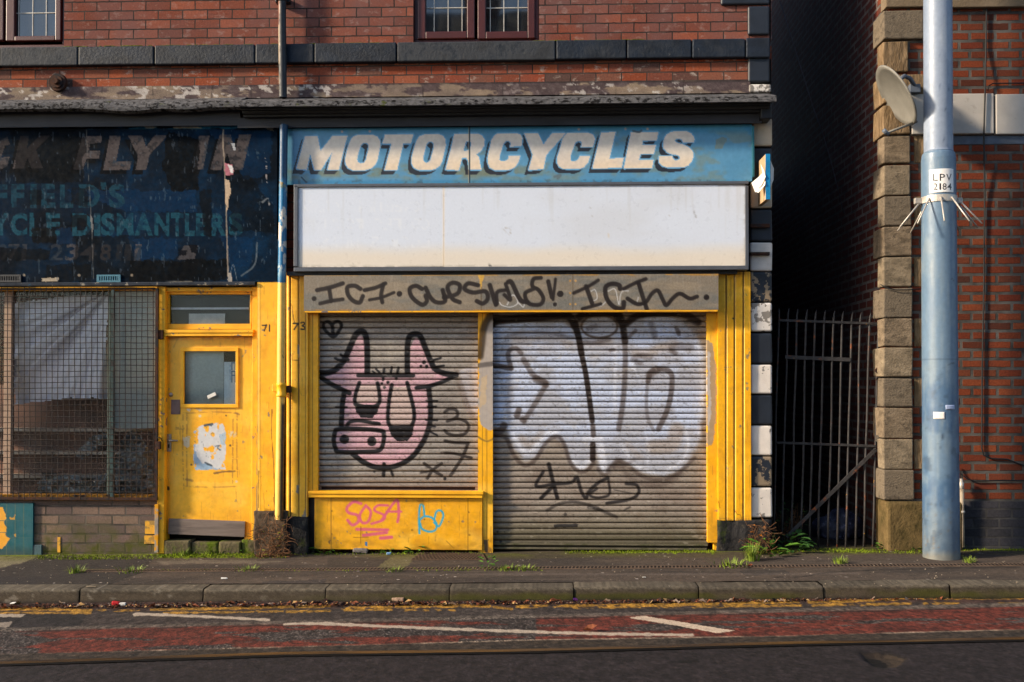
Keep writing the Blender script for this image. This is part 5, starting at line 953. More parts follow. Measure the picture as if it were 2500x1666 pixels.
panel('poster', 547, 884, 580, 992, DY+.045, .004, dpaper, M['paint'], door, 1.6)
bm = bmesh.new(); a = U(517, 966, DY+.015); box(bm, -.045, .045, -.004, .0, -.017, .017, .003)
o = bobj('sticker', bm, M['paper'], door); bm = None
o.data.transform(Matrix.Translation(a) @ Matrix.Rotation(-.42, 4, 'Y'))
pbox_o('backing', 440, 850, 585, 995, DY+.14, .01, M['dark'], door)
bm = bmesh.new(); pbox(bm, 417.5, 976, 440, 1012, DY-.006, .006, .002)
for x in (420, 428, 437):
    for y in (979, 1009): pbox(bm, x-1.4, y-1.4, x+1.4, y+1.4, DY-.009, .004, .001)
lp = bobj('lock_plate', bm, plain('brown_plate', (112, 92, 88), .6, .4, .2), door)
bm = bmesh.new(); kc = U(417, 964, DY); bmesh.ops.create_uvsphere(bm, u_segments=14, v_segments=8, radius=.022, matrix=Matrix.Translation((kc.x, DY-.004, kc.z)) @ Matrix.Diagonal((1, .6, 1, 1)))
bobj('lock_knob', bm, M['chrome'], door, True)
bm = bmesh.new(); pbox(bm, 405.5, 1060, 418, 1103, DY-.008, .008, .002); hp = bobj('handle_plate', bm, M['chrome'], door)
a, b = U(411, 1076, DY-.035), U(434, 1076.5, DY-.04); tube_o('handle', [(a.x, DY, a.z), a, b], [.012, .011, .008], M['chrome'], hp, 8)
pbox_o('keyhole', 410, 1085, 413.5, 1094, DY-.0095, .002, M['dark'], hp)
bm = bmesh.new(); x0, x1, z0, z1 = rect(411, 1270, 598, 1308, DY-.02); box(bm, x0, x1, DY-.022, DY-.002, z0, z1, .003)
o = bobj('kick_board', bm, M['wood_grey'], door); ctr = Vector(((x0+x1)/2, 0, (z0+z1)/2)); o.data.transform(Matrix.Translation(ctr) @ Matrix.Rotation(math.radians(1.9), 4, 'Y') @ Matrix.Translation(-ctr))
bm = bmesh.new(); x0, x1, z0, z1 = rect(402, 1296, 616, 1352, .14); box(bm, x0-.02, x1+.02, .14, .2, z0-.1, z1); bobj('door_gap', bm, M['dark'], S71)
M['step'] = plain('mossy_step', (92, 84, 64), .95, .1, var=.3, vs=9, c2=(74, 88, 22), thr=(.45, .6), s2=7, bs=40, bd=.01)
for i, (a, b, d) in enumerate(((401, 464, 1321), (468, 532, 1325), (535, 588, 1324), (590, 622, 1319))): rough('step_stone', a, d, b, 1356, -.02+.012*(i % 2), .2, M['step'], S71, .012, 8, 20+i)
# fascia bead over the window and door
strip('bead', -330, 630, [(.07, 689.5), (.085, 690.5), (.08, 697), (.05, 700)], plain('flaking_bead', (52, 58, 68), .8, .2, var=.4, vs=14, c2=(150, 142, 128), thr=(.6, .64), s2=14, c3=(30, 80, 110), thr3=(.62, .68), s3=9), S71, 120, .002, refpx=300, smooth_=False)
bm = bmesh.new(); pbox(bm, -330, 700, 384, 709, -.035, .1, .003); bobj('window_head', bm, M['yellow'], S71)
bm = bmesh.new(); pbox(bm, -330, 1208, 380, 1222, -.03, .14, .004); bobj('window_sill', bm, plain('rusty_yellow_sill', (150, 104, 30), .8, .2, var=.4, vs=12, c2=(48, 36, 30), thr=(.48, .58), s2=10), S71)
# display window
bm = bmesh.new(); pbox(bm, 9, 712, 27, 1209, .04, .06, .003); dwp = bobj('mullion', bm, plain('beige_mullion', (150, 128, 112), .8, .2, var=.2), S71)
bm = bmesh.new(); pbox(bm, 262, 709, 269, 1209, .04, .05, .003); bobj('mullion', bm, plain('pale_green_mullion', (104, 118, 110), .8, .2, var=.2), S71)
bm = bmesh.new(); pbox(bm, -320, 708, 384, 1210, .075, .004); bobj('pane', bm, M['shop_glass'], S71)
# brick riser and tiles
bm = bmesh.new(); x0, x1, z0, z1 = rect(-330, 1222, 386, 1362, 0); box(bm, x0, x1, 0, .25, z0-.05, z1); bobj('stall_riser', bm, M['brick_riser'], S71)
def tile(c):
    c.fill((14, 78, 88)); c.mix((20, 92, 100), c.n(30, 30, 3)*.6); c.mix((46, 40, 38), sst(1325, 1356, c.Y)*.5)
    for x in (16, 37, 58): c.stroke([(x, 1225), (x, 1358)], 1.5, (100, 96, 70), .7, 1)
    for y in (1271, 1313): c.stroke([(-90, y), (82, y)], 1.5, (70, 90, 84), .7, 1)
    c.poly([(-90, 1236), (6, 1238), (12, 1252), (15, 1266), (10, 1274), (16, 1288), (12, 1306), (24, 1316), (14, 1330), (4, 1341), (-90, 1341)], (226, 156, 40), .96, 5, tex=1-.85*((np.abs(c.Y-1272) < 1)|(np.abs(c.Y-1300) < .8)))
    c.poly([(22, 1262), (32, 1264), (37, 1256), (36, 1268), (26, 1270)], (196, 140, 50), .9, 3); c.poly([(33, 1306), (40, 1303), (38, 1312)], (196, 140, 50), .9, 2)
panel('glazed_tiles', -120, 1228, 80, 1358, -.025, .03, tile, M['gloss'], S71, 1.6)
bm = bmesh.new(); pbox(bm, 80, 1331, 101, 1358, -.02, .03, .003); bobj('glazed_tiles', bm, plain('teal_grey_tile', (58, 84, 92), .4, .5), S71)
def ypatch(c): c.fill((206, 150, 40)); c.mix((120, 100, 60), sst(.5, .62, c.n(8, 8, 4))*.7)
panel('painted_brick', 354, 1272, 380, 1304, -.008, .01, ypatch, M['paint'], S71, 2); panel('painted_brick', 352, 1308, 380, 1328, -.008, .01, ypatch, M['paint'], S71, 2)
panel('painted_brick', 140, 1312, 147, 1349, -.006, .008, ypatch, M['paint'], S71, 2)
bm = bmesh.new(); pbox(bm, 377, 1232, 386, 1350, -.04, .04, .003); o = bobj('loose_batten', bm, plain('flaked_batten', (150, 140, 128), .9, .1, var=.3, c2=(200, 140, 30), thr=(.5, .55), s2=12), S71)
# things inside the window
def sheetp(c):
    c.fill((230, 230, 242)); d = (c.X-262)*.62+(c.Y-740)*.25
    fo = fbm((np.arctan2(c.Y-700, 275-c.X))*9, c.X*0+1, 4, 3); c.mix((128, 126, 146), sst(.5, .66, fo)*.85*sst(60, 190, c.X)); c.mix((240, 240, 246), sst(.5, .3, fo)*.5); c.mix((150, 152, 164), sst(130, 60, c.X)*sst(820, 900, c.Y)*.3)  # shading and bright ridges of the folds painted over the modelled ones
tag(panel('plastic_sheet', 20, 722, 272, 1000, .15, .01, sheetp, M['sheet'], None, 3, prof=lambda X, Y, x, z: .02+.11*(fbm(np.arctan2(Y-700, 275-X)*9, X*0+1, 4, 3)-.5)*np.clip(np.hypot(X-275, Y-700)/150, 0, 1.4),
          cut=[(28, 740), (150, 724), (266, 716), (262, 800), (258, 978), (232, 970), (150, 974), (30, 988)]), 'pale lilac plastic sheet draped in folds behind the caged window', 'sheet')
def gboard(c): c.fill((188, 198, 192)); c.mix((164, 174, 170), c.n(60, 90, 3)*.6)
tag(panel('board', 268, 706, 392, 1046, .11, .01, gboard, M['paint'], None, 5), 'pale grey green board propped inside the caged window beside the door', 'board')
SF = thing('shelf_unit', (U(140, 1215, .6).x, .6, U(140, 1215, .6).z), 'brown shelves with bare edges at the back of the caged window', 'shelves')
def shb(c): c.fill((118, 86, 72)); c.mix((84, 64, 56), sst(.4, .7, c.n(110, 50, 4))*.7); c.mix((136, 94, 76), sst(.5, .7, c.n(60, 30, 7))*.5)
panel('back_panel', -60, 940, 420, 1215, .50, .02, shb, M['paint'], SF, 6)
for y in (1046, 1102, 1160): pbox_o('shelf', -60, y, 420, y+8, .34, .16, plain('shelf_edge', (200, 184, 164), .8, .2, var=.3), SF)
bm = bmesh.new(); box(bm, XL, U(390, 900, 0).x, .09, 1.19, U(300, 1212, .3).z-.05, U(300, 1212, .3).z-.015); bobj('window_floor', bm, M['interior'], S71)
bm = bmesh.new(); box(bm, U(398, 900, .2).x, U(399, 900, .2).x+.03, .2, 1.2, 0, 2.9); box(bm, XL, U(640, 900, 0).x-.02, .2, 1.19, U(300, 700, .2).z, U(300, 700, .2).z+.03); bobj('inner_lining', bm, M['interior'], S71)
def crumple(name, px0, py0, px1, py1, Y, amp, m, lab, seed, cut):
    def pp(c): c.fill((150, 152, 148)); c.mix((80, 82, 80), sst(.45, .65, c.n(22, 16, seed))*.7); c.mix((190, 192, 190), sst(.62, .7, c.n(10, 8, seed+3))*.8)
    def pf(X, Y_, x, z): a = fbm(x/.09, z/.07, seed, 3); return -amp*np.abs(2*a-1)*1.6 + amp*.5*(fbm(x/.03, z/.03, seed+2)-.5)
    return tag(panel(name, px0, py0, px1, py1, Y, .01, pp, m, None, 2.6, pf, cut=cut), lab, 'plastic wrapping')
crumple('plastic_wrapping', 80, 1145, 272, 1214, .22, .12, M['sheet'], 'crumpled grey plastic heap along the bottom of the caged window', 7, [(85, 1214), (100, 1180), (120, 1152), (160, 1160), (190, 1158), (225, 1172), (268, 1150), (272, 1214)])
crumple('plastic_wrapping', 276, 1046, 388, 1214, .24, .12, M['sheet'], 'crumpled plastic bundle standing by the right edge of the caged window', 17, [(282, 1214), (284, 1120), (300, 1075), (322, 1050), (345, 1056), (372, 1100), (384, 1214)])
crumple('plastic_wrapping', 178, 1052, 272, 1126, .4, .08, M['sheet'], 'dark crumpled plastic on the shelf edge behind the caged window', 27, [(184, 1112), (200, 1090), (232, 1062), (262, 1056), (268, 1072), (240, 1098), (208, 1122)])
# ------------------------------------------------------------------ wire cage
WG = thing('window_guard', (U(190, 1220, -.055).x, -.055, U(190, 1220, -.055).z), 'rusty wire mesh cage over the shop window left of the yellow door', 'window guard')
GY = -.055
bm = bmesh.new(); pbox(bm, 378, 704, 385, 1222, GY, .02, .002); pbox(bm, -330, 1214, 378, 1221, GY+.001, .02, .002); pbox(bm, -330, 704, 378, 708, GY+.002, .016, .001); bobj('frame', bm, M['rust'], WG)
bm = bmesh.new(); pbox(bm, 270, 708, 277, 1214, GY+.001, .02, .002); bobj('frame', bm, M['teal_wood'], WG)
bm = bmesh.new(); random.seed(3)
zt, zb2 = U(200, 702, GY).z, U(200, 1220, GY).z
k = -9.
while k < 377:
    ys_ = [702+518*i/9 for i in range(10)]; tube(bm, [U(k+.6*math.sin(i*1.7+k), y, GY+.004+.002*math.sin(k+i)) for i, y in enumerate(ys_)], .0040, 5); k += 13.7+random.uniform(-.4, .4)
bobj('vertical_wires', bm, M['wire'], WG)
bm = bmesh.new(); y = 724.
while y < 1214:
    xs_ = [-20+398*i/10 for i in range(11)]; tube(bm, [U(x, y+.8*math.sin(i*1.3+y), GY-.001) for i, x in enumerate(xs_)], .0036, 5); y += 13.95+random.uniform(-.4, .4)
bobj('horizontal_wires', bm, M['wire'], WG)
bm = bmesh.new(); pbox(bm, 380, 1078, 391, 1098, -.075, .03, .006); pl_ = bobj('padlock', bm, M['rust'], WG)
bm = bmesh.new(); c0 = U(387, 1078, -.07); tube(bm, [c0+Vector((-.016+.004*0, 0, 0)), c0+Vector((-.014, 0, .03)), c0+Vector((.006, 0, .04)), c0+Vector((.02, .02, .025)), c0+Vector((.024, .03, 0))], .005, 6); bobj('shackle', bm, M['rust'], pl_, True)
pbox_o('hinge', 384, 806, 397, 828, -.045, .03, M['rust'], WG, .003)
# ================================================================== DOWNPIPE
DP = thing('downpipe', (U(683, 1350, -.13).x, -.13, GRADE*U(683, 1350, -.13).x), 'cast iron downpipe, dark above, blue then yellow below, rusted along its right side', 'drain pipe')
def pipe_low(c):
    c.fill((240, 196, 100)); c.mix((228, 172, 66), c.n(30, 80, 3)*.6); X, Y = c.X, c.Y
    c.mix((24, 96, 140), sst(691, 689, Y)); c.mix((40, 122, 170), sst(689, 640, Y)*c.n(20, 60, 5)*.7); c.mix((8, 50, 84), sst(450, 425, Y)*.75)  # shadowed top of the blue length painted as deep navy
    pe = sst(.54, .57, c.n(9, 26, 7))*sst(690, 640, Y)*sst(430, 470, Y); c.mix((196, 190, 182), pe); c.mix((150, 110, 50), sst(470, 440, Y)*sst(.4, .6, c.n(8, 8, 9))*sst(420, 445, Y)); c.mix((60, 40, 26), sst(.58, .62, c.n(8, 12, 11))*sst(480, 450, Y)*sst(430, 445, Y))
    cxx = np.interp(Y, [300, 690, 1270], [693, 688, 681]); d = X-cxx + 3*(c.n(6, 14, 13)-.5); rs_ = sst(1.5, 3.5, d)*sst(985, 1000, Y+10*c.n(5, 9, 15))
    c.mix((56, 38, 28), rs_*.97); c.mix((98, 62, 36), rs_*sst(.5, .65, c.n(4, 10, 17))*.8); c.stroke([(690, 868), (692, 874)], 2, (80, 56, 20), .8)
cyl('lower_pipe', [U(693, 305, -.135), U(690, 560, -.135), U(688, 690, -.135), U(686, 940, -.135), U(681, 1268, -.135)], .038, pipe_low, M['gloss'], DP, 26, .008)
def pipe_up(c):
    c.fill((44, 48, 54)); c.mix((30, 34, 40), c.n(20, 40, 3)*.8); c.mix((150, 130, 108), sst(684+4*(c.n(9, 20, 8)-.5), 681, c.X)*sst(.35, .5, c.n(10, 24, 5))*.95); c.mix((96, 44, 26), sst(684, 681, c.X)*sst(70, 50, c.Y)*.8)
cyl('upper_pipe', [U(688.5, -80, -.10), U(689, 60, -.10), U(691, 239, -.10)], .037, pipe_up, M['paint'], DP, 22, .012)
bm = bmesh.new(); cc = U(687, 957, -.135)
lathe(bm, [(.039, cc.z+.085), (.046, cc.z+.08), (.047, cc.z+.06), (.043, cc.z+.055), (.043, cc.z-.02), (.047, cc.z-.025), (.048, cc.z-.045), (.039, cc.z-.05)], cc.x, -.135, 24); col_ = bobj('collar', bm, M['yellow'], DP, True)
bm = bmesh.new()
box(bm, cc.x-.095, cc.x-.042, -.12, -.06, cc.z-.0, cc.z+.07, .006); bobj('bracket_lug', bm, M['yellow_worn'], col_)
bm = bmesh.new(); box(bm, cc.x+.04, cc.x+.08, -.125, -.056, cc.z-.01, cc.z+.06, .01); bobj('bracket_lug', bm, M['rust'], col_)
bm = bmesh.new(); cu = U(687, 2, -.1); lathe(bm, [(.038, cu.z+.05), (.05, cu.z+.045), (.05, cu.z-.005), (.038, cu.z-.01)], cu.x, -.1, 20); box(bm, cu.x-.07, cu.x+.07, -.07, 0.0, cu.z+.0, cu.z+.04, .004); bobj('collar', bm, M['black_paint'], DP)
# ================================================================== GATE
GT = thing('iron_gate', (U(2015, 1340, .18).x, .18, GRADE*U(2015, 1340, .18).x), 'flaking black iron bar gate with a diagonal brace across the dark alley', 'gate')
TOPX = [1902, 1923, 1945, 1968, 1990, 2012, 2035, 2056, 2079, 2100, 2123, 2146]; BOTX = [1887, 1909, 1933, 1955, 1977, 1998, 2021, 2044, 2065, 2089, 2109, 2131]
for i, (a, b) in enumerate(zip(TOPX, BOTX)):
    t = 752+i*1.1; bend = 0 if i == 0 else 4; e = 1337
    pts = [U(a+bend-.5, t, .18), U(a+bend*.4, t+10, .18), U(a, t+26, .18)]
    for f in (.25, .45, .65, .85, 1.): pts.append(U(a+(b-a)*f+random.uniform(-1.6, 1.6)*(f < 1), t+(e-t)*f, .18))
    tube_o('bar', pts, [.002, .008]+[.0105]*6, M['gate_iron'], GT, 7)
def flat(name, p0, p1, hw, Y, th):
    a, b = U(*p0, Y), U(*p1, Y); d = (b-a).normalized(); n_ = Vector((-d.z, 0, d.x)); bm = bmesh.new()
    vs = [bm.verts.new(p+n_*s_*hw+Vector((0, y, 0))) for y in (0, th) for p, s_ in ((a, -1), (b, -1), (b, 1), (a, 1))]
    for f in ((0, 1, 2, 3), (7, 6, 5, 4), (0, 4, 5, 1), (1, 5, 6, 2), (2, 6, 7, 3), (3, 7, 4, 0)): bm.faces.new([vs[k] for k in f])
    return bobj(name, bm, M['gate_iron'], GT)
flat('rail', (1901, 782), (2146, 790.5), .011, .165, .01); flat('rail', (1897, 1081), (2139, 1089.5), .011, .165, .01); flat('rail', (1917, 872), (2077, 878.5), .018, .163, .012)
flat('brace', (2138, 1098), (1920, 1312), .017, .155, .01)
bm = bmesh.new(); pbox(bm, 2144, 1063, 2161, 1080, .1, .08, .006); bobj('latch', bm, plain('latch_box', (70, 66, 60), .8, .2), GT)
bm = bmesh.new(); c0 = U(2143, 905, .15)
tube(bm, [c0+Vector((0, 0, .12)), c0+Vector((.02, -.02, .05)), c0+Vector((-.03, -.01, 0)), c0+Vector((.02, -.02, -.05)), c0+Vector((-.02, 0, -.09))], .012, 6); bobj('chain', bm, M['rust'], GT, True)
tag(bobj('alley_bag', (lambda b: (bmesh.ops.create_icosphere(b, subdivisions=4, radius=1), b)[1])(bmesh.new()), plain('dark_blue_bag', (34, 38, 58), .5, .4, c2=(90, 92, 116), thr=(.55, .62), s2=20), None, True), 'dark striped bag of rubbish lying in the alley behind the gate', 'bag')
bag = bpy.data.objects['alley_bag']; bag.name = 'rubbish_bag'
for v in bag.data.vertices:
    k = float(fbm(np.array(v.co.x*2.2+3), np.array(v.co.z*2.2+v.co.y*2), 6)); v.co = Vector((v.co.x*.24, v.co.y*.2, max(v.co.z, -.35)*.2))*(.6+.8*k)
g_ = U(2050, 1290, .75); bag.location = (g_.x, .75, GRADE*g_.x+.07)
# alley ground darker slab + far end
bm = bmesh.new(); x0, x1 = XC-.02, XR+.02
bm.faces.new([bm.verts.new(v) for v in ((x0, .3, GRADE*x0+.004), (x1, .3, GRADE*x1+.004), (x1, 5.4, GRADE*x1+.004), (x0, 5.4, GRADE*x0+.004))]); tag(bobj('path', bm, plain('alley_dirt', (44, 38, 32), .95, .1, var=.3)), kind='structure')
bm = bmesh.new(); box(bm, x0-.5, x1+.5, 5.6, 5.75, -.2, 4.6); tag(bobj('garden_wall', bm, M['brick_dark']), 'dark brick wall closing the far end of the alley', 'wall')
# ================================================================== STREET POLE
pb = GR(2298, 1341); PXc, PYc = pb.x, -.42
TP = thing('street_pole', (PXc, PYc, GRADE*PXc), 'tall blue grey steel pole with number plate LPV 2184 in front of the stone corner', 'pole')
def zc(py): return U(2295, py, PYc-.1).z
def polelow(c):
    c.fill((92, 115, 137)); c.mix((78, 102, 128), c.n(40, 120, 3)*.7); c.mix((44, 74, 110), sst(880, 960, c.Y)*sst(.4, .65, c.n(50, 60, 5))*.5); c.mix((112, 126, 136), sst(.55, .75, c.n(20, 90, 7))*.4); c.mix((70, 78, 86), sst(1200, 1345, c.Y)*.45)
    c.mix((128, 138, 144), sst(.58, .72, c.n(5, 60, 31))*.3); c.mix((50, 66, 84), sst(.62, .74, c.n(14, 22, 33))*.45*sst(820, 1000, c.Y)); c.mix((96, 84, 72), sst(.66, .74, c.n(5, 9, 35))*.5*sst(1180, 1330, c.Y)); c.mix((58, 76, 98), sst(1.6, .6, np.abs(c.Y-878))*.5)
    c.mix((120, 112, 96), sst(1340, 1362, c.Y)*.6); c.mix((206, 214, 222), sst(.90, .93, c.n(4, 5, 9))*.6)
    for p in ([(2318, 890), (2330, 886)], [(2322, 678), (2328, 684)], [(2300, 1060), (2303, 1075)]): c.stroke(p, 2.4, (40, 50, 64), .7)
r0 = 42.2/2375*(-PYc*-1+9.3)*1.0
d_ = 9.3+PYc
r_lo, r_hi = 41.5/2375*d_, 33/2375*d_
xt = U(2290, 100, PYc).x; xm = U(2291, 380, PYc).x; xb3 = U(2298, 1350, PYc).x
cyl('shaft', [(xb3, PYc, GRADE*PXc-.05), (xm, PYc, zc(384)), (xm, PYc, zc(372)), (xm, PYc, zc(366))], [r_lo*1.01, r_lo*.94, r_lo*.90, r_hi*1.02], polelow, M['gloss'], TP, 48, .012)
def polehi(c):
    c.fill((126, 138, 156)); c.mix((112, 126, 148), c.n(30, 160, 3)*.7); c.mix((146, 156, 170), sst(.5, .7, c.n(16, 90, 5))*.5)
    for p in ([(2294, 206), (2293, 218)], [(2312, 214), (2318, 219)], [(2318, 203), (2316, 208)], [(2308, 262), (2309, 270)], [(2295, 136), (2295.5, 137)], [(2304, 335), (2306, 345)]): c.stroke(p, 2.4, (70, 84, 104), .8)
cyl('upper_tube', [(xm, PYc, zc(368)), (xt, PYc, zc(0)), (xt-.01, PYc, zc(0)+2.2)], [r_hi, r_hi*.985, r_hi*.93], polehi, M['gloss'], TP, 48, .03)
def wrap(name, px0, py0, px1, py1, r, fn, m, parent, step=1.0, off=.003):
    X0, X1 = U(px0, py0, PYc-r*.8).x, U(px1, py0, PYc-r*.8).x; xc = np.interp((py0+py1)/2, [380, 1350], [xm, xb3])
    t0, t1 = math.asin(max(-1, min(1, (X0-xc)/r))), math.asin(max(-1, min(1, (X1-xc)/r))); W, H = max(8, int((px1-px0)/step)), max(4, int((py1-py0)/step))
    th, zz = np.meshgrid(np.linspace(t0, t1, W), np.linspace(zc(py0), zc(py1), H)); X = xc+(r+off)*np.sin(th); Y = PYc-(r+off)*np.cos(th)
    PX, PY = P(X, Y, zz); c = Canvas(PX, PY); fn(c)
    o = mesh(name, np.stack([X, Y, zz], -1).reshape(-1, 3), grid_faces(H, W), m, parent, True, c.C.reshape(-1, 3)); md = o.modifiers.new('solid', 'SOLIDIFY'); md.thickness = .002; md.offset = 1; return o
def lpv(c):
    c.fill((218, 216, 214)); k = (20, 22, 28)
    for ch, a, b in (('L', 2278, 2290), ('P', 2294, 2307), ('V', 2310, 2323)): c.glyph(ch, a, b, 425, 442, k, .97, 0, .01)
    for ch, a, b in (('2', 2279, 2289), ('1', 2293, 2297.5), ('8', 2301, 2311), ('4', 2312, 2323)): c.glyph(ch, a, b, 448, 464, k, .97, 0, .01)
wrap('number_plate', 2272, 415, 2325.5, 472, r_lo*.945, lpv, M['sheet'], TP, .7)
wrap('sticker', 2280, 1006, 2303, 1023, r_lo*.98, lambda c: c.fill((206, 202, 198)), M['sheet'], TP, 2); wrap('sticker', 2305, 989, 2328, 1000, r_lo*.98, lambda c: c.fill((150, 164, 196)), M['sheet'], TP, 2)
wrap('sticker', 2257.5, 1083, 2259.5, 1100, r_lo*.99, lambda c: c.fill((206, 206, 206)), M['sheet'], TP, 1)
bm = bmesh.new(); rb = r_lo*.95+.008; lathe(bm, [(rb-.006, zc(477)), (rb, zc(477)), (rb, zc(493)), (rb-.006, zc(493))], xm, PYc, 40)
box(bm, xm-rb-.06, xm-rb+.005, PYc-.02, PYc+.02, zc(493), zc(479), .003); box(bm, xm+rb-.005, xm+rb+.05, PYc-.02, PYc+.02, zc(493), zc(479), .003); band_ = bobj('climbing_guard', bm, M['steel'], TP)
for k in range(10):
    an = -math.pi/2 + (k-4.4)*2*math.pi/10; ca, sa = math.cos(an), math.sin(an); a = Vector((xm+ca*rb, PYc+sa*rb, zc(484))); L_ = .30
    tube_o('spike', [a, a+Vector((ca*.20, sa*.20, -.245))], [.008, .0065], M['steel'], band_, 6)
# ================================================================== SATELLITE DISH
SD = thing('satellite_dish', tuple(U(2186, 235, -.30)), 'grey oval satellite dish bracketed to the pale stone corner', 'satellite dish')
c0 = U(2186, 235, -.30); vw = (Vector(CAM)-c0).normalized(); rt = vw.cross(Vector((0, 0, 1))).normalized()*-1; upv = rt.cross(vw)*-1
rt = Vector((1, 0, 0)); upv = Vector((0, 0, 1))
pj = lambda v: (v-vw*v.dot(vw)).normalized()
mj = pj(rt*76-upv*136); mn = vw.cross(mj).normalized(); mn = mn if mn.x < 0 else -mn
ang = math.acos(27/77); nrm = (mn*math.sin(ang)+vw*math.cos(ang)).normalized(); v2 = nrm.cross(mj).normalized(); Rr = 77/257.
bm = bmesh.new(); rings = []
for k in range(9):
    f = k/8; rings.append([bm.verts.new(c0+mj*(Rr*f*math.cos(t))+v2*(Rr*f*math.sin(t))-nrm*(.06*(1-f*f))) for t in np.linspace(0, 2*math.pi, 40, endpoint=False)])
for A, Bq in zip(rings[:-1], rings[1:]):
    for q in range(40): bm.faces.new((A[q], A[(q+1) % 40], Bq[(q+1) % 40], Bq[q]))
rim = [bm.verts.new(c0+mj*(Rr*1.03*math.cos(t))+v2*(Rr*1.03*math.sin(t))-nrm*.012) for t in np.linspace(0, 2*math.pi, 40, endpoint=False)]
for q in range(40): bm.faces.new((rings[-1][q], rings[-1][(q+1) % 40], rim[(q+1) % 40], rim[q]))
bmesh.ops.remove_doubles(bm, verts=bm.verts, dist=.0005); o = bobj('reflector', bm, M['dish'], SD, True); md = o.modifiers.new('solid', 'SOLIDIFY'); md.thickness = .008; md.offset = 0
e0, e1 = U(2238, 297, -.30), U(2163, 326, -.44); tube_o('arm', [e0, e1], [.012, .011], M['dish'], SD, 8)
bm = bmesh.new(); tube(bm, [e1+Vector((.02, 0, -.01)), e1+Vector((-.03, -.03, .02))], [.018, .02], 10); bobj('receiver_head', bm, M['dish_back'], SD, True)
tube_o('bracket', [U(2200, 192, -.25), U(2208, 186, -.15), U(2222, 192, -.12), U(2236, 216, -.06), U(2240, 222, .0)], [.02, .02, .02, .02, .02], M['dish_back'], SD, 10)
bm = bmesh.new(); pbox(bm, 2222, 205, 2248, 226, -.09, .06, .006); bobj('bracket_clamp', bm, M['dish_back'], SD)
# ================================================================== CABLES, PIPE
cb = [U(2410, -60, -.015), U(2407, 120, -.015), U(2405, 228, -.055), U(2402, 327, -.055), U(2404, 500, -.015), U(2402, 700, -.015), U(2398, 900, -.015), U(2397, 1060, -.015), U(2397, 1095, -.015), U(2402, 1112, -.015), U(2420, 1120, -.016), U(2460, 1122, -.016), U(2480, 1130, -.02), U(2520, 1144, -.02)]
tag(tube_o('wall_cable', cb, .0075, M['cable'], None, 7), 'black cable running down the orange brick wall then bending right', 'cable')
tag(tube_o('wall_cable', [U(2338, 1140, -.02), U(2346, 1158, -.02), U(2362, 1170, -.02), U(2380, 1175, -.02), U(2430, 1174, -.02), U(2540, 1173, -.02)], .006, M['cable'], None, 6), 'black cable looping out from behind the pole low on the brick wall', 'cable')
tag(tube_o('wall_cable', [U(2412, 222, -.02), U(2414, 210, -.02), U(2424, 204, -.02), U(2520, 203, -.02)], .006, M['cable'], None, 6), 'short black cable branching right above the pale stone band', 'cable')
tag(tube_o('wall_cable', [U(2150, 695, -.03), U(2162, 702, -.06), U(2185, 708, -.06), U(2215, 708, -.06), U(2260, 705, -.03)], .005, M['cable'], None, 6), 'thin dark cable crossing the stone corner blocks toward the pole', 'cable')
tag(tube_o('overhead_wire', [U(1897, -20, .35), U(1922, 60, .4), U(1953, 160, .5), U(1985, 262, .6), U(2010, 330, .7), U(2030, 400, .8), U(2060, 520, .9)], .004, M['cable_blue'], None, 5), 'thin faded blue wire hanging down across the dark alley wall', 'wire')
VP = thing('vent_pipe', (U(2348, 1340, -.06).x, -.06, 0.05), 'short pale pipe standing against the wall right of the pole', 'pipe')
tube_o('pipe', [U(2348.5, 1192, -.06), U(2349, 1260, -.06), U(2350, 1336, -.06)], .019, plain('grimy_pale_pipe', (150, 138, 122), .7, .3, var=.3, vs=14, c2=(84, 74, 64), thr=(.5, .65), s2=6), VP, 12)
bm = bmesh.new(); cc2 = U(2347, 1182, -.06); lathe(bm, [(.001, cc2.z+.05), (.014, cc2.z+.048), (.016, cc2.z+.02), (.023, cc2.z+.015), (.023, cc2.z-.04), (.019, cc2.z-.045)], cc2.x, -.06, 14); bobj('cap', bm, M['steel'], VP, True)
bm = bmesh.new(); cc2 = U(2349, 1250, -.06); lathe(bm, [(.019, cc2.z+.012), (.025, cc2.z+.01), (.025, cc2.z-.01), (.019, cc2.z-.012)], cc2.x, -.06, 14); bobj('clip', bm, M['steel'], VP, True)
# ================================================================== PAVEMENT IRONWORK
SDn = thing('slot_drain', (0, -.8, 0), 'long slotted drain channel running along the pavement', 'drain')
def dline(x): return -.835+.008*x
bm = bmesh.new(); xa, xb = GR(196, 1397).x, 5.2
for o1, o2, zz in ((-.054, -.044, .007), (.044, .054, .007)):
    prev = None
    for i in range(41):
        x = xa+(xb-xa)*i/40; vs = [bm.verts.new((x, dline(x)+o, GRADE*x+z)) for o, z in ((o1, -.0), (o1, zz), (o2, zz), (o2, 0))]
        if prev:
            for k in range(3): bm.faces.new((prev[k], vs[k], vs[k+1], prev[k+1]))
        prev = vs
x = xa
while x < xb-.03:
    bm.faces.new([bm.verts.new((x+dx, dline(x)+o, GRADE*x+.0068)) for dx, o in ((0, -.045), (.013, -.045), (.024, .045), (.011, .045))]); x += .032
bobj('grating', bm, plain('drain_iron', (92, 76, 64), .9, .2, var=.3), SDn)
bm = bmesh.new(); bm.faces.new([bm.verts.new((x, dline(x)+o, GRADE*x+.0055)) for x, o in ((xa, -.045), (xb, -.045), (xb, .045), (xa, .045))]); bobj('channel', bm, M['dark'], SDn)
AC = thing('access_cover', tuple(GR(1095, 1360)), 'rusty studded iron cover in the pavement below the yellow panel', 'manhole cover')
q = [GR(*p) for p in ((1003, 1369), (1187, 1368), (1177, 1351), (1026, 1351))]; bm = bmesh.new()
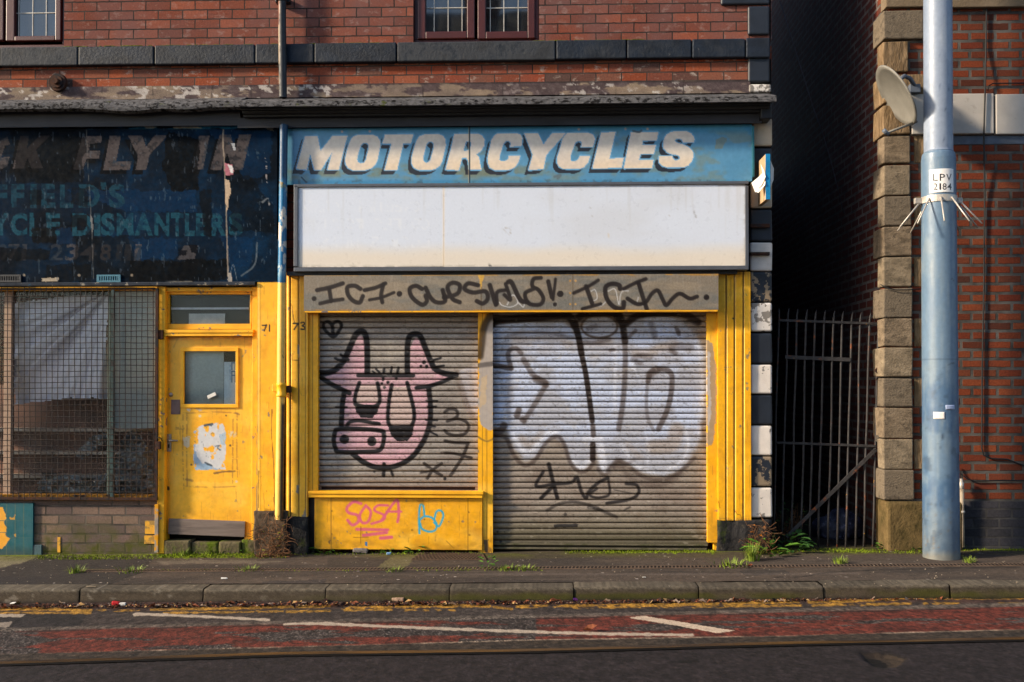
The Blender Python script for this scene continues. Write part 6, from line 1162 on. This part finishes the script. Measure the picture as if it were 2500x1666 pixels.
top = [bm.verts.new(p+Vector((0, 0, .008))) for p in q]; bot = [bm.verts.new(p-Vector((0, 0, .02))) for p in q]; bm.faces.new(top)
for k in range(4): bm.faces.new((top[k], bot[k], bot[(k+1) % 4], top[(k+1) % 4]))
bobj('plate', bm, M['cast_iron'], AC)
bm = bmesh.new()
for j in range(6):
    for i in range(19):
        u, v = (i+.5+.5*(j % 2))/19.8, (j+.5)/6; a = q[0].lerp(q[1], u); b = q[3].lerp(q[2], u); p = a.lerp(b, v)
        bm.faces.new([bm.verts.new(p+Vector((dx, dy, .0095))) for dx, dy in ((-.011, -.016), (.011, -.016), (.011, .016), (-.011, .016))])
tag(bobj('holes', bm, M['dark'], AC), kind='stuff')
# ================================================================== PLANTS
def blade_mesh(name, n, h, spread, wd, seed, curl=.5):
    rnd = random.Random(seed); V, Fc = [], []
    for _ in range(n):
        a = rnd.uniform(0, 2*math.pi); r = rnd.uniform(0, spread*.35); L = h*rnd.uniform(.5, 1.1); out = rnd.uniform(.15, 1)*curl; w_ = wd*rnd.uniform(.6, 1.3); d = Vector((math.cos(a), math.sin(a), 0)); s_ = Vector((-d.y, d.x, 0)); b = d*r; k = len(V)
        for i in range(4):
            t = i/3; p = b+d*(out*L*t*t)+Vector((0, 0, L*(t-.25*out*t*t))); ww = w_*(1-t*.92); V += [p-s_*ww/2, p+s_*ww/2]
        Fc += [(k+2*i, k+2*i+1, k+2*i+3, k+2*i+2) for i in range(3)]
    return V, Fc
def leafy(n, h, spread, ls, seed, elong=1.9, up=.6):
    rnd = random.Random(seed); V, Fc = [], []
    for i in range(n):
        a = rnd.uniform(0, 2*math.pi); t = rnd.random(); base = Vector((math.cos(a), math.sin(a), 0))*spread*math.sqrt(rnd.random())*.7+Vector((0, 0, h*t)); d = Vector((math.cos(a+rnd.uniform(-.6, .6)), math.sin(a+rnd.uniform(-.6, .6)), rnd.uniform(-.2, up))).normalized(); s_ = d.cross(Vector((0, 0, 1))).normalized(); u = s_.cross(d)
        L = ls*rnd.uniform(.6, 1.2); W = L/elong; k = len(V)
        V += [base, base+d*L*.3+s_*W*.45+u*.1*L, base+d*L*.7+s_*W*.4+u*.12*L, base+d*L, base+d*L*.7-s_*W*.4+u*.12*L, base+d*L*.3-s_*W*.45+u*.1*L, base+d*L*.5]
        Fc += [(k, k+1, k+6), (k+1, k+2, k+6), (k+2, k+3, k+6), (k+3, k+4, k+6), (k+4, k+5, k+6), (k+5, k, k+6)]
    return V, Fc
def plant(name, px, py, mesh_parts, lab, cat='weed', grp=None, Y=None, z=None):
    g_ = GR(px, py) if Y is None else Vector((U(px, py, Y).x, Y, 0)); zz = GRADE*g_.x+.003 if z is None else z
    r = thing(name, (g_.x, g_.y, zz), lab, cat, grp); del r['_base']
    for nm, (V, Fc), m in mesh_parts: mesh(nm, V, Fc, m, r)
    return r
gm = [blade_mesh('g', 70, .055, .16, .006, 1, .9), blade_mesh('g', 60, .035, .22, .006, 2, 1.), blade_mesh('g', 90, .12, .16, .008, 3, .7)]
for i, (px, py, v, sc, lab) in enumerate((
    (186, 1399, 0, 1.0, 'small bright grass tuft at the left end of the slot drain'), (318, 1397, 1, 1.2, 'small bright grass tuft on the slot drain below the caged window'), (603, 1393, 1, 1.0, 'tiny grass tuft above the slot drain below the pilaster 71'),
    (1235, 1392, 1, 1.1, 'low yellowish grass tuft on the drain below the shutter post'), (1278, 1392, 1, 1.0, 'low grass tuft on the drain below the larger shutter'), (1780, 1383, 1, 1.6, 'flat mossy grass tuft on the drain below the right pilaster'),
    (2050, 1376, 0, 1.0, 'bright grass tuft on the drain in front of the gate'), (2366, 1374, 0, .8, 'small grass tuft on the pavement just right of the pole'), (1835, 1369, 2, 1.0, 'tall pale green grass clump at the foot of the right pilaster'), (2400, 1338, 1, .8, 'tiny grass tuft at the foot of the wall right of the vent pipe'),
    (960, 1395, 1, .9, 'low grass tuft on the drain below the yellow stall panel'), (520, 1352, 1, 1.4, 'mossy grass tuft on the door step'), (455, 1355, 0, 1.0, 'bright grass tuft at the left end of the door step'))):
    V, Fc = gm[v]; plant('grass_tuft', px, py, [('blades', ([p*sc*1.35 for p in V], Fc), M['grass'])], lab, 'grass', 'grass tufts in the pavement cracks')
lf = [leafy(16, .05, .1, .07, 11), leafy(12, .04, .07, .05, 12), leafy(40, .14, .2, .1, 13), leafy(22, .12, .07, .045, 14)]
for px, py, v, sc, m, lab in ((790, 1352, 0, 1.15, 'leaf', 'leafy green weed at the left foot of the yellow stall panel'), (1015, 1351, 1, 1.2, 'leaf', 'leafy green weed right of centre below the yellow stall panel'), (948, 1352, 1, .8, 'leaf', 'small leafy weed at the foot of the tall dry stalks'),
    (1190, 1391, 3, .9, 'leaf', 'upright leafy weed on the drain below the shutter post'), (1886, 1356, 0, 1.7, 'leaf', 'bright leafy rosette weed at the foot of the black and white blocks'), (1928, 1345, 2, .9, 'leaf_dark', 'dark leafy bush at the left foot of the gate'), (2160, 1339, 1, .9, 'leaf', 'small leafy weed left of the mossy base stone'),
    (2225, 1343, 0, .9, 'leaf', 'leafy weed in front of the mossy base stone beside the pole'), (2345, 1341, 1, .7, 'leaf', 'small leafy weed between the pole and the vent pipe'), (2482, 1337, 1, .9, 'leaf', 'small leafy weed low on the right edge of the wall'), (585, 1350, 1, .9, 'leaf', 'small leafy weed at the right end of the door step'), (2190, 1341, 1, .6, 'leaf', 'tiny leafy weed at the left edge of the base stone')):
    V, Fc = lf[v]; plant('leafy_weed', px, py, [('leaves', ([p*sc*1.3 for p in V], Fc), M[m])], lab, 'weed', 'weeds along the foot of the shops')
def tangle(n, h, spread, seed, r=.003):
    rnd = random.Random(seed); bm = bmesh.new()
    for _ in range(n):
        p = Vector((rnd.uniform(-.5, .5)*spread, rnd.uniform(-.3, .3)*.08, h*rnd.random()**1.5)); pts = [p]; d = Vector((rnd.uniform(-1, 1), rnd.uniform(-.4, .3), rnd.uniform(-.9, .9))).normalized()
        for _ in range(4):
            d = (d+Vector((rnd.uniform(-.8, .8), rnd.uniform(-.3, .3), rnd.uniform(-.9, .6)))).normalized(); p = p+d*.035; p.z = max(p.z, .004); pts.append(p)
        tube(bm, pts, r*rnd.uniform(.5, 1.2), 3)
    bm.verts.index_update(); V = [v.co.copy() for v in bm.verts]; Fc = [tuple(v.index for v in f.verts) for f in bm.faces]; bm.free(); return V, Fc
def stalks(n, h, spread, seed, r=.004, twig=4):
    rnd = random.Random(seed); bm = bmesh.new()
    for _ in range(n):
        a = rnd.uniform(0, 6.3); b = Vector((math.cos(a), math.sin(a)*.5, 0))*spread*rnd.random()*.5; L = h*rnd.uniform(.5, 1); t = b+Vector((rnd.uniform(-.3, .3)*spread, rnd.uniform(-.2, .1)*spread, L)); m_ = b.lerp(t, .5)+Vector((rnd.uniform(-.02, .02), 0, 0))
        tube(bm, [b, m_, t], [r, r*.8, r*.4], 4)
        for _ in range(twig):
            p = b.lerp(t, rnd.uniform(.35, 1)); tube(bm, [p, p+Vector((rnd.uniform(-.06, .06), rnd.uniform(-.04, .02), rnd.uniform(-.01, .05)))], [r*.6, r*.3], 3)
    V = [v.co.copy() for v in bm.verts]; bm.verts.index_update(); Fc = [tuple(v.index for v in f.verts) for f in bm.faces]; bm.free(); return V, Fc
plant('dry_weed', 935, 1350, [('stems', stalks(5, .30, .10, 31, .003, 9), plain('pale_dry_stem', (150, 110, 70), .9, .1)), ('leaves', leafy(26, .26, .06, .025, 32), M['dead'])], 'tall dry weed with feathery stalks in front of the pink tag')
plant('dry_weed', 790, 1351, [('stems', stalks(3, .27, .10, 33, .003, 5), M['dead'])], 'thin dry stalks rising at the left edge of the stall panel')
plant('dry_weed', 1855, 1345, [('stems', tangle(70, .27, .2, 34), M['dead']), ('leaves', leafy(50, .26, .14, .03, 35), M['dead']), ('flower', leafy(6, .25, .09, .04, 36, 1.2), M['petal'])], 'dry brown bush with small orange flowers beside the black and white blocks', Y=-.16)
plant('dry_weed', 1930, 1340, [('stems', stalks(18, .42, .26, 37, .003, 6), M['dead']), ('leaves', leafy(80, .4, .2, .05, 38), M['leaf_dark'])], 'straggly dark weed growing behind the left gate bars', Y=.3)
plant('dead_creeper', 665, 1355, [('stems', tangle(150, .34, .27, 41), M['dead']), ('leaves', leafy(70, .30, .2, .035, 42), plain('dead_leaf_brown', (96, 64, 46), .9, .1, var=.5, vs=30)), ('green_leaves', leafy(10, .3, .14, .055, 43), plain('yellow_leaf', (150, 150, 50), .6, .2))], 'dead brown creeper tangled round the foot of the rusted downpipe', 'creeper', Y=-.2)
# moss strips at the wall foot: uncountable
rnd = random.Random(5); V, Fc = [], []
for (a, b, y0, y1, n) in ((390, 620, 1350, 1364, 1500), (1380, 1745, 1345, 1352, 700), (90, 390, 1356, 1367, 800), (1900, 2170, 1341, 1350, 420), (2180, 2260, 1344, 1352, 160), (1830, 1900, 1344, 1352, 220), (700, 1180, 1349, 1356, 420), (620, 700, 1355, 1364, 120), (2345, 2540, 1340, 1346, 260), (380, 900, 1392, 1396, 120), (1010, 1330, 1388, 1395, 220)):
    for _ in range(n):
        p = GR(rnd.uniform(a, b), rnd.uniform(y0, y1)); k = len(V); d = Vector((rnd.uniform(-1, 1), rnd.uniform(-1, 1), 0)).normalized()*.005; h = rnd.uniform(.005, .022)
        V += [p-d, p+d, p+Vector((rnd.uniform(-.012, .012), rnd.uniform(-.012, .006), h))]; Fc.append((k, k+1, k+2))
tag(mesh('moss', V, Fc, plain('bright_moss', (104, 120, 22), .9, .1, var=.5, vs=30)), 'bright green moss along the foot of the shop fronts', 'moss', kind='stuff')
# leaf litter and grit in the gutter
V, Fc, mi = [], [], []
for _ in range(3400):
    px = rnd.uniform(-60, 2560); base = np.interp(px, [0, 700, 1300, 1900, 2500], [1482, 1477, 1472, 1466, 1457]); py = base-abs(rnd.gauss(0, 5.0))+3
    p = GR(px, py, ZR+.012); 
    if p.y > -1.63: continue
    s_ = rnd.uniform(.004, .016) if rnd.random() < .93 else rnd.uniform(.02, .04); a = rnd.uniform(0, 6.3); d = Vector((math.cos(a), math.sin(a), rnd.uniform(-.4, .4)))*s_; e = Vector((-math.sin(a), math.cos(a), rnd.uniform(-.5, .5)))*s_*rnd.uniform(.3, .8); k = len(V); u = Vector((0, 0, s_*.5))
    V += [p-d, p-e+u, p+d, p+e+u*rnd.uniform(0, 1.5)]; Fc.append((k, k+1, k+2, k+3)); mi.append(rnd.choice((0, 0, 0, 1, 1, 2, 3)))
o = mesh('gutter_litter', V, Fc, [M['brown_leaf'], plain('dark_leaf', (52, 36, 32), .9, .1), plain('grit', (120, 104, 92), .9, .1), plain('pale_leaf', (150, 120, 80), .9, .1)])
o.data.polygons.foreach_set('material_index', mi); tag(o, 'brown leaf litter and grit lying in the gutter along the kerb', 'leaf litter', kind='stuff')
V, Fc = [], []
for _ in range(420):
    p = GR(rnd.uniform(-40, 2540), rnd.uniform(1352, 1432), .004); s_ = rnd.uniform(.003, .008); k = len(V); a = rnd.uniform(0, 6.3); d = Vector((math.cos(a), math.sin(a), 0))*s_; e = Vector((-d.y, d.x, 0))*.7
    V += [p-d, p-e+Vector((0, 0, s_)), p+d, p+e+Vector((0, 0, s_*.6))]; Fc.append((k, k+1, k+2, k+3))
tag(mesh('grit', V, Fc, plain('pale_grit', (140, 128, 112), .9, .1, var=.4, vs=60)), 'pale grit scattered over the pavement', 'grit', kind='stuff')
# single pieces of litter
def litter(name, px, py, z0, l, wd, h, rot, m, lab, cat, extra=None):
    g_ = GR(px, py, z0); r = thing(name, (g_.x, g_.y, g_.z+.004), lab, cat); del r['_base']; r.rotation_euler = (0, 0, rot)
    bm = bmesh.new(); box(bm, -l/2, l/2, -wd/2, wd/2, 0, h, min(h, wd)*.3, 2, .003); bmesh.ops.subdivide_edges(bm, edges=bm.edges[:], cuts=2)
    for v in bm.verts: v.co.z += (float(fbm(np.array(v.co.x*40+px), np.array(v.co.y*40), 3))-.3)*h*.8
    bobj('wrapper', bm, m, r)
    if extra: bm = bmesh.new(); box(bm, *extra[0], .003); bobj(extra[1], bm, extra[2], r)
    return r
WHT = M['paper']
litter('cigarette_packet', 283, 1481, ZR, .06, .03, .03, .1, plain('red_card', (176, 26, 34), .5, .3), 'crushed red and white packet in the gutter near the left edge', 'packet', ((.028, .075, -.014, .014, .003, .024), 'inner_sleeve', WHT))
litter('bottle_cap', 33, 1477, ZR, .04, .03, .012, 0, WHT, 'round white lid lying in the gutter at the far left', 'lid')
litter('drink_can', 949, 1356, 0, .042, .022, .02, .2, plain('pale_blue_can', (120, 160, 200), .4, .4), 'small crushed pale blue can under the yellow stall panel', 'can')
litter('plastic_bag', 880, 1352, 0, .14, .05, .04, 0, plain('dirty_grey_plastic', (110, 104, 100), .6, .3, var=.5, vs=40), 'dirty grey rubbish heap under the middle of the stall panel', 'rubbish')
litter('paper_scrap', 222, 1434, 0, .08, .02, .004, .05, plain('grey_scrap', (130, 118, 100), .8, .2), 'flat pale scrap of paper on the pavement edge at left', 'paper')
litter('paper_scrap', 548, 1414, 0, .05, .015, .006, .1, WHT, 'small white paper scrap on the pavement below the door', 'paper')
litter('paper_scrap', 1572, 1412, 0, .03, .012, .006, .1, WHT, 'small white paper scrap on the pavement below the larger shutter', 'paper')
litter('paper_scrap', 1880, 1348, 0, .04, .02, .006, .6, plain('pink_scrap', (190, 120, 120), .8, .2), 'small pink paper scrap beside the tall grass clump', 'paper') if False else None
litter('purple_scrap', 1404, 1468, ZR, .05, .025, .02, .3, plain('purple_foil', (110, 40, 120), .5, .4), 'small purple scrap of foil in the gutter near the kerb joint', 'foil')
litter('crushed_cup', 972, 1470, ZR, .10, .04, .03, -.1, plain('pale_cup', (150, 124, 104), .7, .2, var=.5, vs=50), 'pale crushed paper cup among the leaves by the kerb', 'cup')
litter('cardboard_scrap', 1008, 1466, ZR, .06, .04, .035, .4, M['brown_leaf'], 'curled brown cardboard scrap in the gutter beside the crushed cup', 'cardboard')
def dryleaf(px, py, z0, s, lab):
    g_ = GR(px, py, z0); r = thing('dead_leaf', (g_.x, g_.y, g_.z+.006), lab, 'leaf', 'fallen dry leaves'); del r['_base']
    V = [(-1, 0, .2), (-.4, -.4, .5), (.3, -.45, .4), (1, 0, .75), (.4, .35, .9), (-.3, .4, .7), (0, 0, .05)]; mesh('blade', [Vector(v)*s for v in V], [(0, 1, 6), (1, 2, 6), (2, 3, 6), (3, 4, 6), (4, 5, 6), (5, 0, 6)], M['brown_leaf'], r)
dryleaf(1440, 1543, ZR, .05, 'curled brown leaf lying on the white road line'); dryleaf(1085, 1347, 0, .06, 'large brown leaf curled against the stall panel by the iron cover'); dryleaf(1240, 1391, 0, .02, 'small dry leaf standing on the drain below the shutter post'); dryleaf(1760, 1342, 0, .03, 'small orange brown leaf at the foot of the right yellow post'); dryleaf(1831, 1385, 0, .025, 'small dry leaf on the drain below the black and white blocks')
# ================================================================== ACROSS THE STREET (seen in the upper panes)
OH = thing('terrace_house', (0, -22, 0), 'brick house across the street mirrored in the upper windows', 'house')
bm = bmesh.new(); box(bm, -9, 14, -30, -22, -.5, 11.5); bobj('wall', bm, M['brick_plain'], OH)
bm = bmesh.new(); vs = [bm.verts.new(v) for v in ((-9.3, -21.6, 11.5), (14.3, -21.6, 11.5), (14.3, -26, 15.2), (-9.3, -26, 15.2), (-9.3, -30.4, 11.5), (14.3, -30.4, 11.5))]
bm.faces.new((vs[0], vs[1], vs[2], vs[3])); bm.faces.new((vs[3], vs[2], vs[5], vs[4])); rf = bobj('roof', bm, M['slate_paint'], OH)
bm = bmesh.new(); box(bm, -3, -1.8, -26.6, -25.4, 14.2, 16.8, .03); bobj('chimney', bm, M['brick_plain'], rf)
